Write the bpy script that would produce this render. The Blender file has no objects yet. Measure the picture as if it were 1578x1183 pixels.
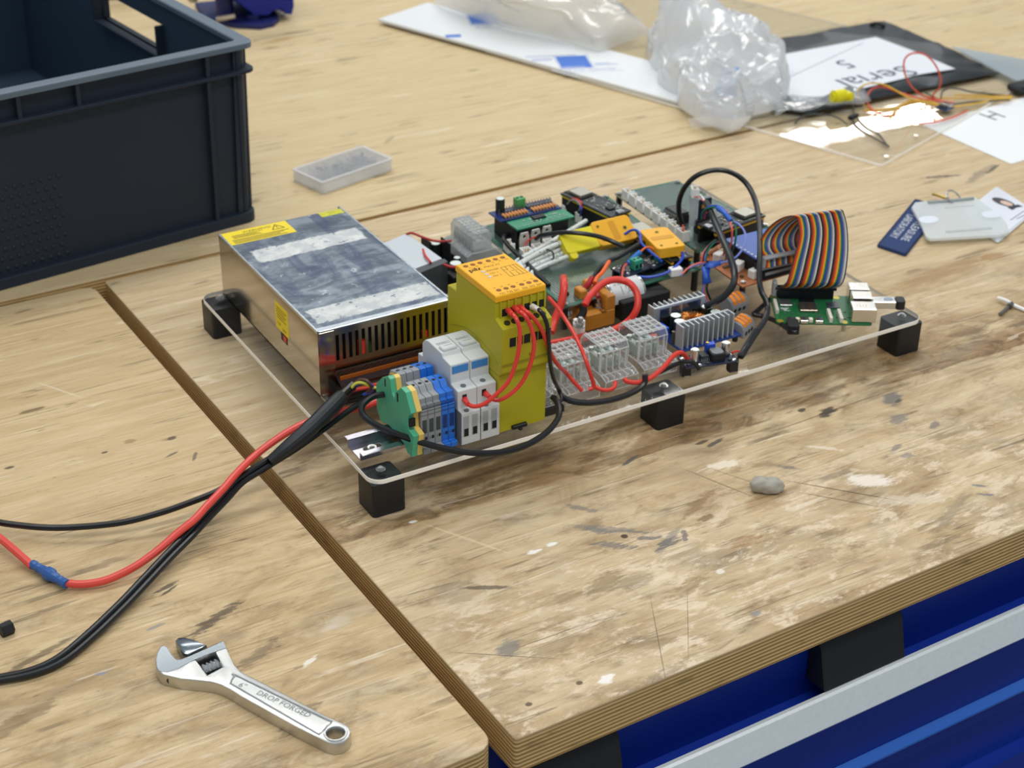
import bpy, bmesh, math, random
from mathutils import Matrix, Vector, noise

# ---------------------------------------------------------------- camera, sky, lamps, exposure
scene = bpy.context.scene
COL = scene.collection
MM = 0.001
cam_data = bpy.data.cameras.new('camera')
camera = bpy.data.objects.new('camera', cam_data)
COL.objects.link(camera)
scene.camera = camera
cam_data.sensor_fit = 'HORIZONTAL'
cam_data.sensor_width = 36.0
cam_data.lens = 57.862
cam_data.clip_start = 0.05
cam_data.clip_end = 60
camera.matrix_world = Matrix(((0.862833, 0.241987, -0.443803, -0.454305), (-0.505323, 0.435446, -0.745007, -0.972150), (0.012970, 0.867081, 0.497999, 0.737613), (0, 0, 0, 1)))
cam_data.dof.use_dof = True
cam_data.dof.focus_distance = 1.24
cam_data.dof.aperture_fstop = 10.5

scene.view_settings.view_transform = 'Standard'
scene.view_settings.look = 'None'
scene.view_settings.exposure = 0.0
scene.view_settings.gamma = 1.0
scene.view_settings.use_curve_mapping = False

world = bpy.data.worlds.new('workshop_air')
scene.world = world
world.use_nodes = True
wbg = world.node_tree.nodes['Background']
wbg.inputs['Color'].default_value = (0.80, 0.90, 1.0, 1)
wbg.inputs['Strength'].default_value = 0.42

def ceiling_or_fill_lamp(name, loc, size, power, color=(1.0, 0.97, 0.92)):
    d = bpy.data.lights.new(name, 'AREA')
    d.shape = 'RECTANGLE'
    d.size, d.size_y = size
    d.energy = power
    d.color = color
    o = bpy.data.objects.new(name, d)
    COL.objects.link(o)
    o.location = loc
    return o
# rows of ceiling luminaires along the benches, plus one added fill lamp
ceiling_or_fill_lamp('ceiling_or_fill_lamp', (0.75, 1.30, 2.6), (3.4, 0.45), 41)
ceiling_or_fill_lamp('ceiling_or_fill_lamp', (0.10, -1.15, 2.5), (3.2, 0.40), 42)  # added frontal fill from behind the camera, not a luminaire of the room
ceiling_or_fill_lamp('ceiling_or_fill_lamp', (2.0, 3.4, 2.6), (3.6, 0.30), 38)
ceiling_or_fill_lamp('ceiling_or_fill_lamp', (5.65, 5.58, 2.6), (1.15, 0.24), 26)

# ---------------------------------------------------------------- helpers
def srgb(h):
    h = h.lstrip('#')
    v = [int(h[i:i+2], 16) / 255 for i in (0, 2, 4)]
    return tuple(c / 12.92 if c <= 0.04045 else ((c + 0.055) / 1.055) ** 2.4 for c in v) + (1,)

MATS = {}
def mat(name, col, rough=0.5, metal=0.0, spec=0.5, coat=0.0, bump=0.0, bscale=300, vary=0.0):
    """plain principled material, with optional fine grain and tone variation"""
    if name in MATS: return MATS[name]
    m = bpy.data.materials.new(name); m.use_nodes = True
    nt = m.node_tree; b = nt.nodes['Principled BSDF']
    b.inputs['Base Color'].default_value = srgb(col)
    b.inputs['Roughness'].default_value = rough
    b.inputs['Metallic'].default_value = metal
    b.inputs['Specular IOR Level'].default_value = spec
    b.inputs['Coat Weight'].default_value = coat
    if bump or vary:
        tc = nt.nodes.new('ShaderNodeTexCoord')
        nz = nt.nodes.new('ShaderNodeTexNoise'); nz.inputs['Scale'].default_value = bscale
        nz.inputs['Detail'].default_value = 4
        nt.links.new(tc.outputs['Object'], nz.inputs['Vector'])
        if bump:
            bp = nt.nodes.new('ShaderNodeBump'); bp.inputs['Strength'].default_value = bump
            bp.inputs['Distance'].default_value = 0.0005
            nt.links.new(nz.outputs['Fac'], bp.inputs['Height'])
            nt.links.new(bp.outputs['Normal'], b.inputs['Normal'])
        if vary:
            mx = nt.nodes.new('ShaderNodeMix'); mx.data_type = 'RGBA'
            c = srgb(col)
            mx.inputs['A'].default_value = tuple(max(0, x * (1 - vary)) for x in c[:3]) + (1,)
            mx.inputs['B'].default_value = tuple(min(1, x * (1 + vary)) for x in c[:3]) + (1,)
            nt.links.new(nz.outputs['Fac'], mx.inputs['Factor'])
            nt.links.new(mx.outputs['Result'], b.inputs['Base Color'])
    MATS[name] = m
    return m

def clear(name, tint='#ffffff', milk=0.0, milkcol='#eef2f4', rough=0.03, f0=0.04, gloss=1.0, bump=0.0, bscale=40, dens=1.0):
    """thin clear plastic: light goes straight through, grazing views mirror; milk = share of white scatter"""
    if name in MATS: return MATS[name]
    m = bpy.data.materials.new(name); m.use_nodes = True
    nt = m.node_tree; N = nt.nodes; L = nt.links
    for n in list(N): N.remove(n)
    out = N.new('ShaderNodeOutputMaterial')
    tr = N.new('ShaderNodeBsdfTransparent'); tr.inputs['Color'].default_value = srgb(tint)
    gl = N.new('ShaderNodeBsdfGlossy'); gl.inputs['Roughness'].default_value = rough
    lw = N.new('ShaderNodeLayerWeight'); lw.inputs['Blend'].default_value = 0.5
    pw = N.new('ShaderNodeMath'); pw.operation = 'POWER'; pw.inputs[1].default_value = 5
    ml = N.new('ShaderNodeMath'); ml.operation = 'MULTIPLY_ADD'
    ml.inputs[1].default_value = (1 - f0) * gloss; ml.inputs[2].default_value = f0 * gloss
    L.new(lw.outputs['Facing'], pw.inputs[0]); L.new(pw.outputs[0], ml.inputs[0])
    base = tr
    if milk > 0:
        df = N.new('ShaderNodeBsdfDiffuse'); df.inputs['Color'].default_value = srgb(milkcol)
        tl = N.new('ShaderNodeBsdfTranslucent'); tl.inputs['Color'].default_value = srgb(milkcol)
        a = N.new('ShaderNodeMixShader'); a.inputs[0].default_value = 0.45
        L.new(df.outputs[0], a.inputs[1]); L.new(tl.outputs[0], a.inputs[2])
        b = N.new('ShaderNodeMixShader'); b.inputs[0].default_value = milk
        L.new(tr.outputs[0], b.inputs[1]); L.new(a.outputs[0], b.inputs[2])
        base = b
    mx = N.new('ShaderNodeMixShader')
    L.new(ml.outputs[0], mx.inputs[0]); L.new(base.outputs[0], mx.inputs[1]); L.new(gl.outputs[0], mx.inputs[2])
    L.new(mx.outputs[0], out.inputs['Surface'])
    if bump:
        tc = N.new('ShaderNodeTexCoord'); nz = N.new('ShaderNodeTexNoise'); nz.inputs['Scale'].default_value = bscale
        L.new(tc.outputs['Object'], nz.inputs['Vector'])
        bp = N.new('ShaderNodeBump'); bp.inputs['Strength'].default_value = bump; bp.inputs['Distance'].default_value = 0.002
        L.new(nz.outputs['Fac'], bp.inputs['Height']); L.new(bp.outputs['Normal'], gl.inputs['Normal'])
        L.new(bp.outputs['Normal'], lw.inputs['Normal'])
    MATS[name] = m
    return m

def catmull(pts, n=6):
    pts = [Vector(p) for p in pts]
    if len(pts) < 3: return pts
    out = []
    P = [pts[0] * 2 - pts[1]] + pts + [pts[-1] * 2 - pts[-2]]
    for i in range(1, len(P) - 2):
        p0, p1, p2, p3 = P[i-1], P[i], P[i+1], P[i+2]
        for k in range(n):
            t = k / n
            out.append(0.5 * ((2*p1) + (p2-p0)*t + (2*p0-5*p1+4*p2-p3)*t*t + (3*p1-p0-3*p2+p3)*t**3))
    out.append(pts[-1])
    return out

class MB:
    """collects shapes given in millimetres and links them as ONE mesh object"""
    def __init__(s, M=None):
        s.b = bmesh.new(); s.M = M or Matrix.Identity(4); s.mi = 0
    def _merge(s, t, smooth=True):
        t.transform(s.M)
        off = len(s.b.verts)
        vs = [s.b.verts.new(v.co) for v in t.verts]
        t.verts.index_update()
        for f in t.faces:
            try:
                nf = s.b.faces.new([vs[v.index] for v in f.verts]); nf.material_index = s.mi
            except ValueError: pass
        t.free()
        return s
    def box(s, x0, y0, z0, x1, y1, z1, bev=0, seg=1):
        t = bmesh.new()
        bmesh.ops.create_cube(t, size=1)
        for v in t.verts:
            v.co = Vector(((x0+x1)/2 + v.co.x*(x1-x0), (y0+y1)/2 + v.co.y*(y1-y0), (z0+z1)/2 + v.co.z*(z1-z0)))
        if bev: bmesh.ops.bevel(t, geom=t.edges[:], offset=bev, segments=seg, affect='EDGES', profile=0.5)
        return s._merge(t)
    def rbox(s, x0, y0, z0, x1, y1, z1, r, seg=5, bev=0):
        """box with rounded vertical corners"""
        pts = []
        for cx, cy, a0 in ((x1-r, y1-r, 0), (x0+r, y1-r, 90), (x0+r, y0+r, 180), (x1-r, y0+r, 270)):
            for k in range(seg+1):
                a = math.radians(a0 + 90*k/seg)
                pts.append((cx + r*math.cos(a), cy + r*math.sin(a)))
        return s.plate(pts, [], z0, z1, bev)
    def plate(s, outer, holes, z0, z1, bev=0):
        """a flat outline in x, y (with holes) given thickness from z0 to z1"""
        t = bmesh.new()
        eds = []
        for lp in [outer] + list(holes):
            vs = [t.verts.new((p[0], p[1], z0)) for p in lp]
            for i in range(len(vs)): eds.append(t.edges.new((vs[i], vs[(i+1) % len(vs)])))
        if holes: bmesh.ops.triangle_fill(t, use_beauty=True, edges=eds)
        else: t.faces.new(list(t.verts))
        r = bmesh.ops.extrude_face_region(t, geom=t.faces[:])
        nv = [g for g in r['geom'] if isinstance(g, bmesh.types.BMVert)]
        for v in nv: v.co.z = z1
        bmesh.ops.recalc_face_normals(t, faces=t.faces[:])
        if bev:
            es = [e for e in t.edges if all(abs(v.co.z - z1) < 1e-6 for v in e.verts) and len(e.link_faces) == 2
                  and abs(e.link_faces[0].normal.z - e.link_faces[1].normal.z) > 0.5]
            bmesh.ops.bevel(t, geom=es, offset=bev, segments=2, affect='EDGES', profile=0.5)
        return s._merge(t)
    def prism(s, prof, x0, x1, axis='x', bev=0):
        """a closed profile swept along an axis; axis x: profile is (y, z); axis y: (x, z)"""
        t = bmesh.new()
        def co(p, a): return (a, p[0], p[1]) if axis == 'x' else (p[0], a, p[1]) if axis == 'y' else (p[0], p[1], a)
        A = [t.verts.new(co(p, x0)) for p in prof]; B = [t.verts.new(co(p, x1)) for p in prof]
        n = len(prof)
        t.faces.new(A); t.faces.new(B[::-1])
        for i in range(n): t.faces.new((A[i], B[i], B[(i+1) % n], A[(i+1) % n]))
        bmesh.ops.recalc_face_normals(t, faces=t.faces[:])
        if bev: bmesh.ops.bevel(t, geom=[e for e in t.edges if e.calc_face_angle(0) > 0.5], offset=bev, segments=1, affect='EDGES')
        bmesh.ops.triangulate(t, faces=[f for f in t.faces if len(f.verts) > 4])
        return s._merge(t)
    def cyl(s, p0, p1, r, seg=16, r2=None, bev=0):
        p0, p1 = Vector(p0), Vector(p1); d = p1 - p0
        t = bmesh.new()
        bmesh.ops.create_cone(t, cap_ends=True, segments=seg, radius1=r, radius2=r if r2 is None else r2, depth=d.length)
        if bev: bmesh.ops.bevel(t, geom=[e for e in t.edges if e.calc_face_angle(0) > 0.9], offset=bev, segments=2, affect='EDGES')
        q = Vector((0, 0, 1)).rotation_difference(d.normalized())
        t.transform(Matrix.Translation((p0+p1)/2) @ q.to_matrix().to_4x4())
        return s._merge(t)
    def ring(s, c, R, r, normal=(0, 0, 1), seg=24, ss=8):
        t = bmesh.new(); vs = []
        for i in range(seg):
            a = 2*math.pi*i/seg; row = []
            for j in range(ss):
                b = 2*math.pi*j/ss
                row.append(t.verts.new(((R+r*math.cos(b))*math.cos(a), (R+r*math.cos(b))*math.sin(a), r*math.sin(b))))
            vs.append(row)
        for i in range(seg):
            for j in range(ss):
                t.faces.new((vs[i][j], vs[(i+1)%seg][j], vs[(i+1)%seg][(j+1)%ss], vs[i][(j+1)%ss]))
        q = Vector((0, 0, 1)).rotation_difference(Vector(normal).normalized())
        t.transform(Matrix.Translation(c) @ q.to_matrix().to_4x4())
        return s._merge(t)
    def ball(s, c, r, sc=(1, 1, 1), seg=12):
        t = bmesh.new(); bmesh.ops.create_uvsphere(t, u_segments=seg, v_segments=max(6, seg//2), radius=r)
        t.transform(Matrix.Translation(c) @ Matrix.Diagonal((*sc, 1)))
        return s._merge(t)
    def tube(s, pts, r, seg=8, n=6, raw=False):
        P = [Vector(p) for p in pts] if raw else catmull(pts, n)
        t = bmesh.new(); rows = []
        T0 = (P[1]-P[0]).normalized()
        up = Vector((0, 0, 1)) if abs(T0.z) < 0.9 else Vector((1, 0, 0))
        nrm = (up - T0*up.dot(T0)).normalized(); Tp = T0
        for i, p in enumerate(P):
            T = (P[min(i+1, len(P)-1)] - P[max(i-1, 0)])
            if T.length < 1e-9: T = Tp
            T = T.normalized()
            nrm = (Tp.rotation_difference(T)).to_matrix() @ nrm
            nrm = (nrm - T*nrm.dot(T)).normalized(); bn = T.cross(nrm); Tp = T
            rr = r[min(i, len(r)-1)] if isinstance(r, (list, tuple)) else r
            rows.append([t.verts.new(p + (nrm*math.cos(2*math.pi*k/seg) + bn*math.sin(2*math.pi*k/seg))*rr) for k in range(seg)])
        for a, b in zip(rows, rows[1:]):
            for k in range(seg): t.faces.new((a[k], b[k], b[(k+1) % seg], a[(k+1) % seg]))
        t.faces.new(rows[0]); t.faces.new(rows[-1][::-1])
        bmesh.ops.recalc_face_normals(t, faces=t.faces[:])
        return s._merge(t)
    def quad(s, a, b, c, d, th=0):
        t = bmesh.new()
        f = t.faces.new([t.verts.new(p) for p in (a, b, c, d)])
        if th:
            n = (Vector(b)-Vector(a)).cross(Vector(d)-Vector(a)).normalized()*th
            r = bmesh.ops.extrude_face_region(t, geom=[f])
            for g in r['geom']:
                if isinstance(g, bmesh.types.BMVert): g.co += n
            bmesh.ops.recalc_face_normals(t, faces=t.faces[:])
        return s._merge(t)
    def grid(s, rows):
        t = bmesh.new(); V = [[t.verts.new(p) for p in r] for r in rows]
        for a, b in zip(V, V[1:]):
            for i in range(len(a)-1): t.faces.new((a[i], a[i+1], b[i+1], b[i]))
        return s._merge(t)
    def build(s, name, m, parent=None, angle=20, loc=None):
        me = bpy.data.meshes.new(name)
        if parent is not None: org = Vector(ORG[parent.name])
        else:
            cs = [v.co for v in s.b.verts]
            org = Vector(loc) if loc else Vector((sum(c.x for c in cs)/len(cs), sum(c.y for c in cs)/len(cs), min(c.z for c in cs)))
        for v in s.b.verts: v.co = (v.co - org)*MM
        s.b.to_mesh(me); s.b.free()
        for mm_ in (m if isinstance(m, (list, tuple)) else [m]): me.materials.append(mm_)
        me.shade_smooth(); me.set_sharp_from_angle(angle=math.radians(angle))
        o = bpy.data.objects.new(name, me); COL.objects.link(o)
        if parent is not None: o.parent = parent
        else: o.location = org*MM
        ORG[o.name] = tuple(org)
        return o
ORG = {}

def thing(name, label, cat, loc=(0, 0, 0), group=None):
    o = bpy.data.objects.new(name, None); COL.objects.link(o)
    o.empty_display_size = 0.01
    o.location = Vector(loc)*MM; ORG[o.name] = tuple(loc)
    return tag(o, label, cat, group)
def tag(o, label, cat, group=None):
    o['label'] = label; o['category'] = cat
    if group: o['group'] = group
    return o
def plabel(o, label):
    o['label'] = label; return o
def struct(o): o['kind'] = 'structure'; return o
def stuff(o): o['kind'] = 'stuff'; return o

def frame(o, x, y):
    """matrix whose local x runs along x, local y as near y as it can, origin o (mm)"""
    x = Vector(x).normalized(); z = x.cross(Vector(y)).normalized(); y = z.cross(x)
    return Matrix(((x.x, y.x, z.x, o[0]), (x.y, y.y, z.y, o[1]), (x.z, y.z, z.z, o[2]), (0, 0, 0, 1)))
def rotz(deg, loc=(0, 0, 0)): return Matrix.Translation(loc) @ Matrix.Rotation(math.radians(deg), 4, 'Z')

def text_bm(mb, body, size, M, align='LEFT', sx=1.0, lift=0.06):
    """flat printed lettering added to a mesh builder, laid on the plane of M"""
    cu = bpy.data.curves.new('lettering', 'FONT'); cu.body = body; cu.size = size; cu.align_x = align
    cu.resolution_u = 2
    ob = bpy.data.objects.new('lettering', cu); COL.objects.link(ob)
    dg = bpy.context.evaluated_depsgraph_get()
    me = ob.evaluated_get(dg).to_mesh()
    t = bmesh.new(); t.from_mesh(me)
    ob.evaluated_get(dg).to_mesh_clear()
    bpy.data.objects.remove(ob); bpy.data.curves.remove(cu)
    t.transform(M @ Matrix.Translation((0, 0, lift)) @ Matrix.Diagonal((sx, 1, 1, 1)))
    old = mb.M; mb.M = Matrix.Identity(4); mb._merge(t); mb.M = old
    return mb
def bars(mb, M, x0, y0, x1, y1, lift=0.06):
    """a printed stroke: a thin flat bar on the plane of M"""
    t = bmesh.new()
    t.faces.new([t.verts.new(p) for p in ((x0, y0, lift), (x1, y0, lift), (x1, y1, lift), (x0, y1, lift))])
    t.transform(M); old = mb.M; mb.M = Matrix.Identity(4); mb._merge(t); mb.M = old
def wire(name, label, pts, r, m, cat='wire', group=None, parent=None, seg=8, n=6):
    o = MB().tube(pts, r, seg, n).build(name, m, parent)
    if parent is None: tag(o, label, cat, group)
    return o

# ---------------------------------------------------------------- common materials
BLACKP = mat('black_plastic', '#12151a', 0.45)
MATTEBLK = mat('matte_black_plastic', '#0f1013', 0.6)
WHITEP = mat('white_nylon', '#f4f4ef', 0.4)
STEEL = mat('screw_steel', '#c9c9c6', 0.25, 1.0)
CHROME = mat('tinned_metal', '#d8d8d6', 0.18, 1.0)
RED = mat('red_insulation', '#dc3a2e', 0.35)
BLUEW = mat('blue_insulation', '#1c49c0', 0.35)
LILAC = mat('lilac_insulation', '#7f8fdc', 0.4)
GREENW = mat('green_insulation', '#1d6b4d', 0.4)
PINKW = mat('salmon_insulation', '#e0695a', 0.4)
ORANGEW = mat('orange_insulation', '#ee6a25', 0.4)
YELLOWW = mat('yellow_insulation', '#e8bd24', 0.4)
BLACKW = mat('black_insulation', '#111316', 0.3)
GREYW = mat('grey_insulation', '#8e9194', 0.4)
GOLD = mat('gold_pins', '#c9a24a', 0.25, 1.0)
INK = mat('black_print', '#1a1a1a', 0.6)

# ---------------------------------------------------------------- worn bench wood
class NT:
    """small helper to write node chains"""
    def __init__(s, m):
        m.use_nodes = True; s.nt = m.node_tree; s.N = s.nt.nodes; s.L = s.nt.links
        s.bsdf = s.N['Principled BSDF']
    def lk(s, v, sock):
        if isinstance(v, (int, float)): sock.default_value = v
        elif isinstance(v, tuple): sock.default_value = v
        else: s.L.new(v, sock)
    def math(s, op, a, b=0.0, c=0.0, clamp=False):
        n = s.N.new('ShaderNodeMath'); n.operation = op; n.use_clamp = clamp
        s.lk(a, n.inputs[0]); s.lk(b, n.inputs[1]); s.lk(c, n.inputs[2]); return n.outputs[0]
    def smooth(s, v, a, b):
        n = s.N.new('ShaderNodeMapRange'); n.interpolation_type = 'SMOOTHSTEP'
        s.lk(v, n.inputs['Value']); n.inputs['From Min'].default_value = min(a, b); n.inputs['From Max'].default_value = max(a, b)
        n.inputs['To Min'].default_value = 0.0 if a < b else 1.0; n.inputs['To Max'].default_value = 1.0 if a < b else 0.0
        return n.outputs['Result']
    def mapping(s, v, loc=(0, 0, 0), rot=(0, 0, 0), scale=(1, 1, 1)):
        n = s.N.new('ShaderNodeMapping'); s.L.new(v, n.inputs['Vector'])
        n.inputs['Location'].default_value = loc; n.inputs['Rotation'].default_value = rot; n.inputs['Scale'].default_value = scale
        return n.outputs['Vector']
    def noise(s, v, scale=1.0, detail=4, rough=0.55, dist=0.0):
        n = s.N.new('ShaderNodeTexNoise'); s.L.new(v, n.inputs['Vector'])
        n.inputs['Scale'].default_value = scale; n.inputs['Detail'].default_value = detail
        n.inputs['Roughness'].default_value = rough; n.inputs['Distortion'].default_value = dist
        return n.outputs['Fac']
    def mix(s, f, a, b, mode='MIX'):
        n = s.N.new('ShaderNodeMix'); n.data_type = 'RGBA'; n.blend_type = mode; n.clamp_factor = True
        s.lk(f, n.inputs['Factor']); s.lk(a, n.inputs['A']); s.lk(b, n.inputs['B']); return n.outputs['Result']
    def pos(s, k=1000.0):
        g = s.N.new('ShaderNodeNewGeometry'); n = s.N.new('ShaderNodeVectorMath'); n.operation = 'SCALE'
        s.L.new(g.outputs['Position'], n.inputs[0]); n.inputs['Scale'].default_value = k; return n.outputs[0]
    def sep(s, v):
        n = s.N.new('ShaderNodeSeparateXYZ'); s.L.new(v, n.inputs[0]); return n.outputs
    def bump(s, h, strength, dist=0.0004):
        n = s.N.new('ShaderNodeBump'); n.inputs['Strength'].default_value = strength; n.inputs['Distance'].default_value = dist
        s.L.new(h, n.inputs['Height']); s.L.new(n.outputs['Normal'], s.bsdf.inputs['Normal'])

def bench_wood(name, light, dark, stain, dirt, dash, scuff, marks, seed=0, zone=None):
    """plywood top: grain along x, brown use stains, dark scratches and rubbed pale patches.
    stain/dirt/scuff: (y where it is full, y where it has faded out, amount)"""
    m = bpy.data.materials.new(name); k = NT(m)
    p = k.mapping(k.pos(), loc=(seed*913.0, seed*517.0, 0)); raw = k.pos(); X, Y, Z = k.sep(raw)
    grain = k.noise(k.mapping(p, scale=(0.0065, 0.075, 0.06)), 1, 6, 0.65, 0.9)
    fine = k.noise(k.mapping(p, scale=(0.03, 0.6, 0.5)), 1, 4, 0.6)
    broad = k.noise(k.mapping(p, scale=(0.004, 0.008, 0.008)), 1, 4, 0.6, 0.5)
    g1 = k.math('ADD', k.math('MULTIPLY', grain, 0.7), k.math('MULTIPLY', fine, 0.3))
    col = k.mix(k.smooth(g1, 0.30, 0.70), srgb(dark), srgb(light))
    # broad brown use stains
    sy, se, sa = stain
    b2 = k.noise(k.mapping(p, scale=(0.010, 0.022, 0.02)), 1, 6, 0.68, 0.7)
    f = k.math('MULTIPLY', k.smooth(b2, 0.42, 0.66), k.math('MULTIPLY', k.smooth(Y, se, sy), sa))
    col = k.mix(f, col, srgb('#8a6a3e'), 'MIX')
    dy, de, da = dirt
    b3 = k.noise(k.mapping(p, loc=(77, 31, 5), scale=(0.018, 0.05, 0.05)), 1, 7, 0.7, 0.6)
    f = k.math('MULTIPLY', k.smooth(b3, 0.50, 0.70), k.math('MULTIPLY', k.smooth(Y, de, dy), da))
    col = k.mix(f, col, srgb('#6f5531'))
    if zone:      # brown varnish left behind a split line in the top veneer: (x, y, slope, width, amount)
        zx, zy, zs, zw, za = zone
        off = k.math('SUBTRACT', k.math('SUBTRACT', Y, zy), k.math('MULTIPLY', k.math('SUBTRACT', X, zx), zs))
        wob = k.math('MULTIPLY', k.math('SUBTRACT', k.noise(k.mapping(p, scale=(.03, .03, .1)), 1, 4, .6), .5), 10)
        oo = k.math('ADD', off, wob)
        near = k.math('MULTIPLY', k.smooth(oo, -1.5, 1.5), k.smooth(oo, zw, zw*.25))
        f = k.math('MULTIPLY', near, k.math('MULTIPLY', k.smooth(b2, 0.33, 0.55), za))
        col = k.mix(f, col, srgb('#7d5a2c'))
        f = k.math('MULTIPLY', near, k.math('MULTIPLY', k.smooth(b3, 0.47, 0.60), za))
        col = k.mix(f, col, srgb('#553c1d'))
    # greyed grime
    b5 = k.noise(k.mapping(p, loc=(7, 131, 5), scale=(0.013, 0.02, 0.05)), 1, 7, 0.65, 0.3)
    f = k.math('MULTIPLY', k.smooth(b5, 0.50, 0.68), k.math('MULTIPLY', k.smooth(Y, de, dy), da*0.6))
    col = k.mix(f, col, srgb('#8f8677'))
    # rubbed pale patches
    cy, ce, ca = scuff
    b4 = k.noise(k.mapping(p, loc=(11, 5, 9), scale=(0.022, 0.05, 0.05)), 1, 9, 0.75, 0.3)
    f = k.math('MULTIPLY', k.smooth(b4, 0.50, 0.60), k.math('MULTIPLY', k.smooth(Y, ce, cy), ca))
    col = k.mix(f, col, srgb('#e9d5b9'))
    # short dark splinters along the grain
    d1 = k.noise(k.mapping(p, loc=(3, 8, 1), scale=(0.05, 0.50, 0.4)), 1, 6, 0.72, 0.4)
    d2 = k.noise(k.mapping(p, loc=(9, 2, 1), scale=(0.009, 0.016, 0.01)), 1, 3, 0.6)
    f = k.math('MULTIPLY', k.smooth(d1, 0.60, 0.70), k.math('MULTIPLY', k.smooth(d2, 0.44, 0.62), dash))
    col = k.mix(f, col, srgb('#3a2f24'))
    d3 = k.noise(k.mapping(p, loc=(43, 28, 1), rot=(0, 0, 0.1), scale=(0.02, 0.055, 0.05)), 1, 8, 0.78, 0.3)
    f = k.math('MULTIPLY', k.smooth(d3, 0.665, 0.72), dash)
    col = k.mix(f, col, srgb('#38342f'))
    # fine scratches in several directions
    for ang, sc, th, amt, c in ((0.9, 0.010, 0.035, 0.35, '#f3e6d0'), (-0.5, 0.008, 0.03, 0.4, '#f3e6d0'), (1.75, 0.007, 0.02, 0.6, '#5d4a34'), (2.4, 0.009, 0.022, 0.5, '#5d4a34'),
                                 (1.2, 0.028, 0.05, 0.55, '#55452f'), (-0.9, 0.024, 0.05, 0.5, '#55452f'), (0.35, 0.03, 0.05, 0.45, '#6b573c'), (2.0, 0.02, 0.05, 0.45, '#efe0c8')):
        w = k.noise(k.mapping(p, loc=(ang*100, 5, 0), rot=(0, 0, ang), scale=(sc*0.05, sc*2.2, 1)), 1, 1.0, 0.5, 0.0)
        band = k.math('LESS_THAN', k.math('ABSOLUTE', k.math('SUBTRACT', w, 0.5)), th*0.10)
        brk = k.smooth(k.noise(k.mapping(p, loc=(ang*37, 50, 0), scale=(0.014, 0.014, 1)), 1, 3), 0.50, 0.60)
        col = k.mix(k.math('MULTIPLY', k.math('MULTIPLY', band, brk), amt), col, srgb(c))
    # marks with a place of their own: (x, y, half length, half width, angle, colour, strength, raggedness)
    nz = k.math('SUBTRACT', k.noise(k.mapping(p, scale=(0.06, 0.26, 0.1)), 1, 7, 0.75), 0.5)
    for (x, y, a, b, ang, c, st, rag) in marks:
        c_ = k.N.new('ShaderNodeVectorMath'); c_.operation = 'MULTIPLY_ADD'   # keeps the marks in sequence, one after another
        k.L.new(col, c_.inputs[0]); c_.inputs[1].default_value = (1e-6,)*3; k.L.new(raw, c_.inputs[2])
        n = k.N.new('ShaderNodeMapping'); n.vector_type = 'TEXTURE'; k.L.new(c_.outputs[0], n.inputs['Vector'])
        n.inputs['Location'].default_value = (x, y, 0); n.inputs['Rotation'].default_value = (0, 0, math.radians(ang)); n.inputs['Scale'].default_value = (a, b, 1e6)
        ln = k.N.new('ShaderNodeVectorMath'); ln.operation = 'LENGTH'; k.L.new(n.outputs[0], ln.inputs[0])
        d = k.math('ADD', ln.outputs['Value'], k.math('MULTIPLY', nz, rag*1.7))
        f = k.math('MULTIPLY', k.smooth(d, 1.1, 0.6), st)
        col = k.mix(f, col, srgb(c))
    k.L.new(col, k.bsdf.inputs['Base Color'])
    k.bsdf.inputs['Roughness'].default_value = 0.55
    k.bsdf.inputs['Specular IOR Level'].default_value = 0.35
    k.bump(k.math('ADD', g1, k.math('MULTIPLY', d1, -0.6)), 0.35)
    return m

def ply_edge(name):
    """the cut edge of the top: dark and light plies, one above the other"""
    m = bpy.data.materials.new(name); k = NT(m)
    p = k.pos(); X, Y, Z = k.sep(p)
    w = k.noise(k.mapping(p, scale=(0.004, 0.004, 0.05)), 1, 3)
    zz = k.math('ADD', k.math('MULTIPLY', Z, 0.30), k.math('MULTIPLY', w, 0.9))
    s = k.math('SINE', k.math('MULTIPLY', zz, 6.2832))
    fib = k.noise(k.mapping(p, scale=(0.03, 0.03, 1.2)), 1, 6, 0.7)
    f = k.smooth(k.math('ADD', s, k.math('MULTIPLY', k.math('SUBTRACT', fib, 0.5), 2.6)), -0.7, 0.7)
    col = k.mix(f, srgb('#a07a40'), srgb('#e2be80'))
    st = k.noise(k.mapping(p, scale=(0.02, 0.02, 0.12)), 1, 6, 0.7)
    col = k.mix(k.math('MULTIPLY', k.smooth(st, 0.55, 0.72), 0.6), col, srgb('#54401f'))
    top = k.math('MULTIPLY', k.smooth(Z, -3.2, -1.6), k.smooth(fib, 0.25, 0.55))
    col = k.mix(top, col, srgb('#c2a477'))
    k.L.new(col, k.bsdf.inputs['Base Color']); k.bsdf.inputs['Roughness'].default_value = 0.6
    k.bump(f, 0.5, 0.0006)
    return m

# ---------------------------------------------------------------- floor
fl = mat('grey_floor_screed', '#77787a', 0.6, bump=0.2, bscale=40, vary=0.1)
struct(MB().box(-3500, -3500, -910, 6500, 6500, -900).build('floor', fl))

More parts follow.
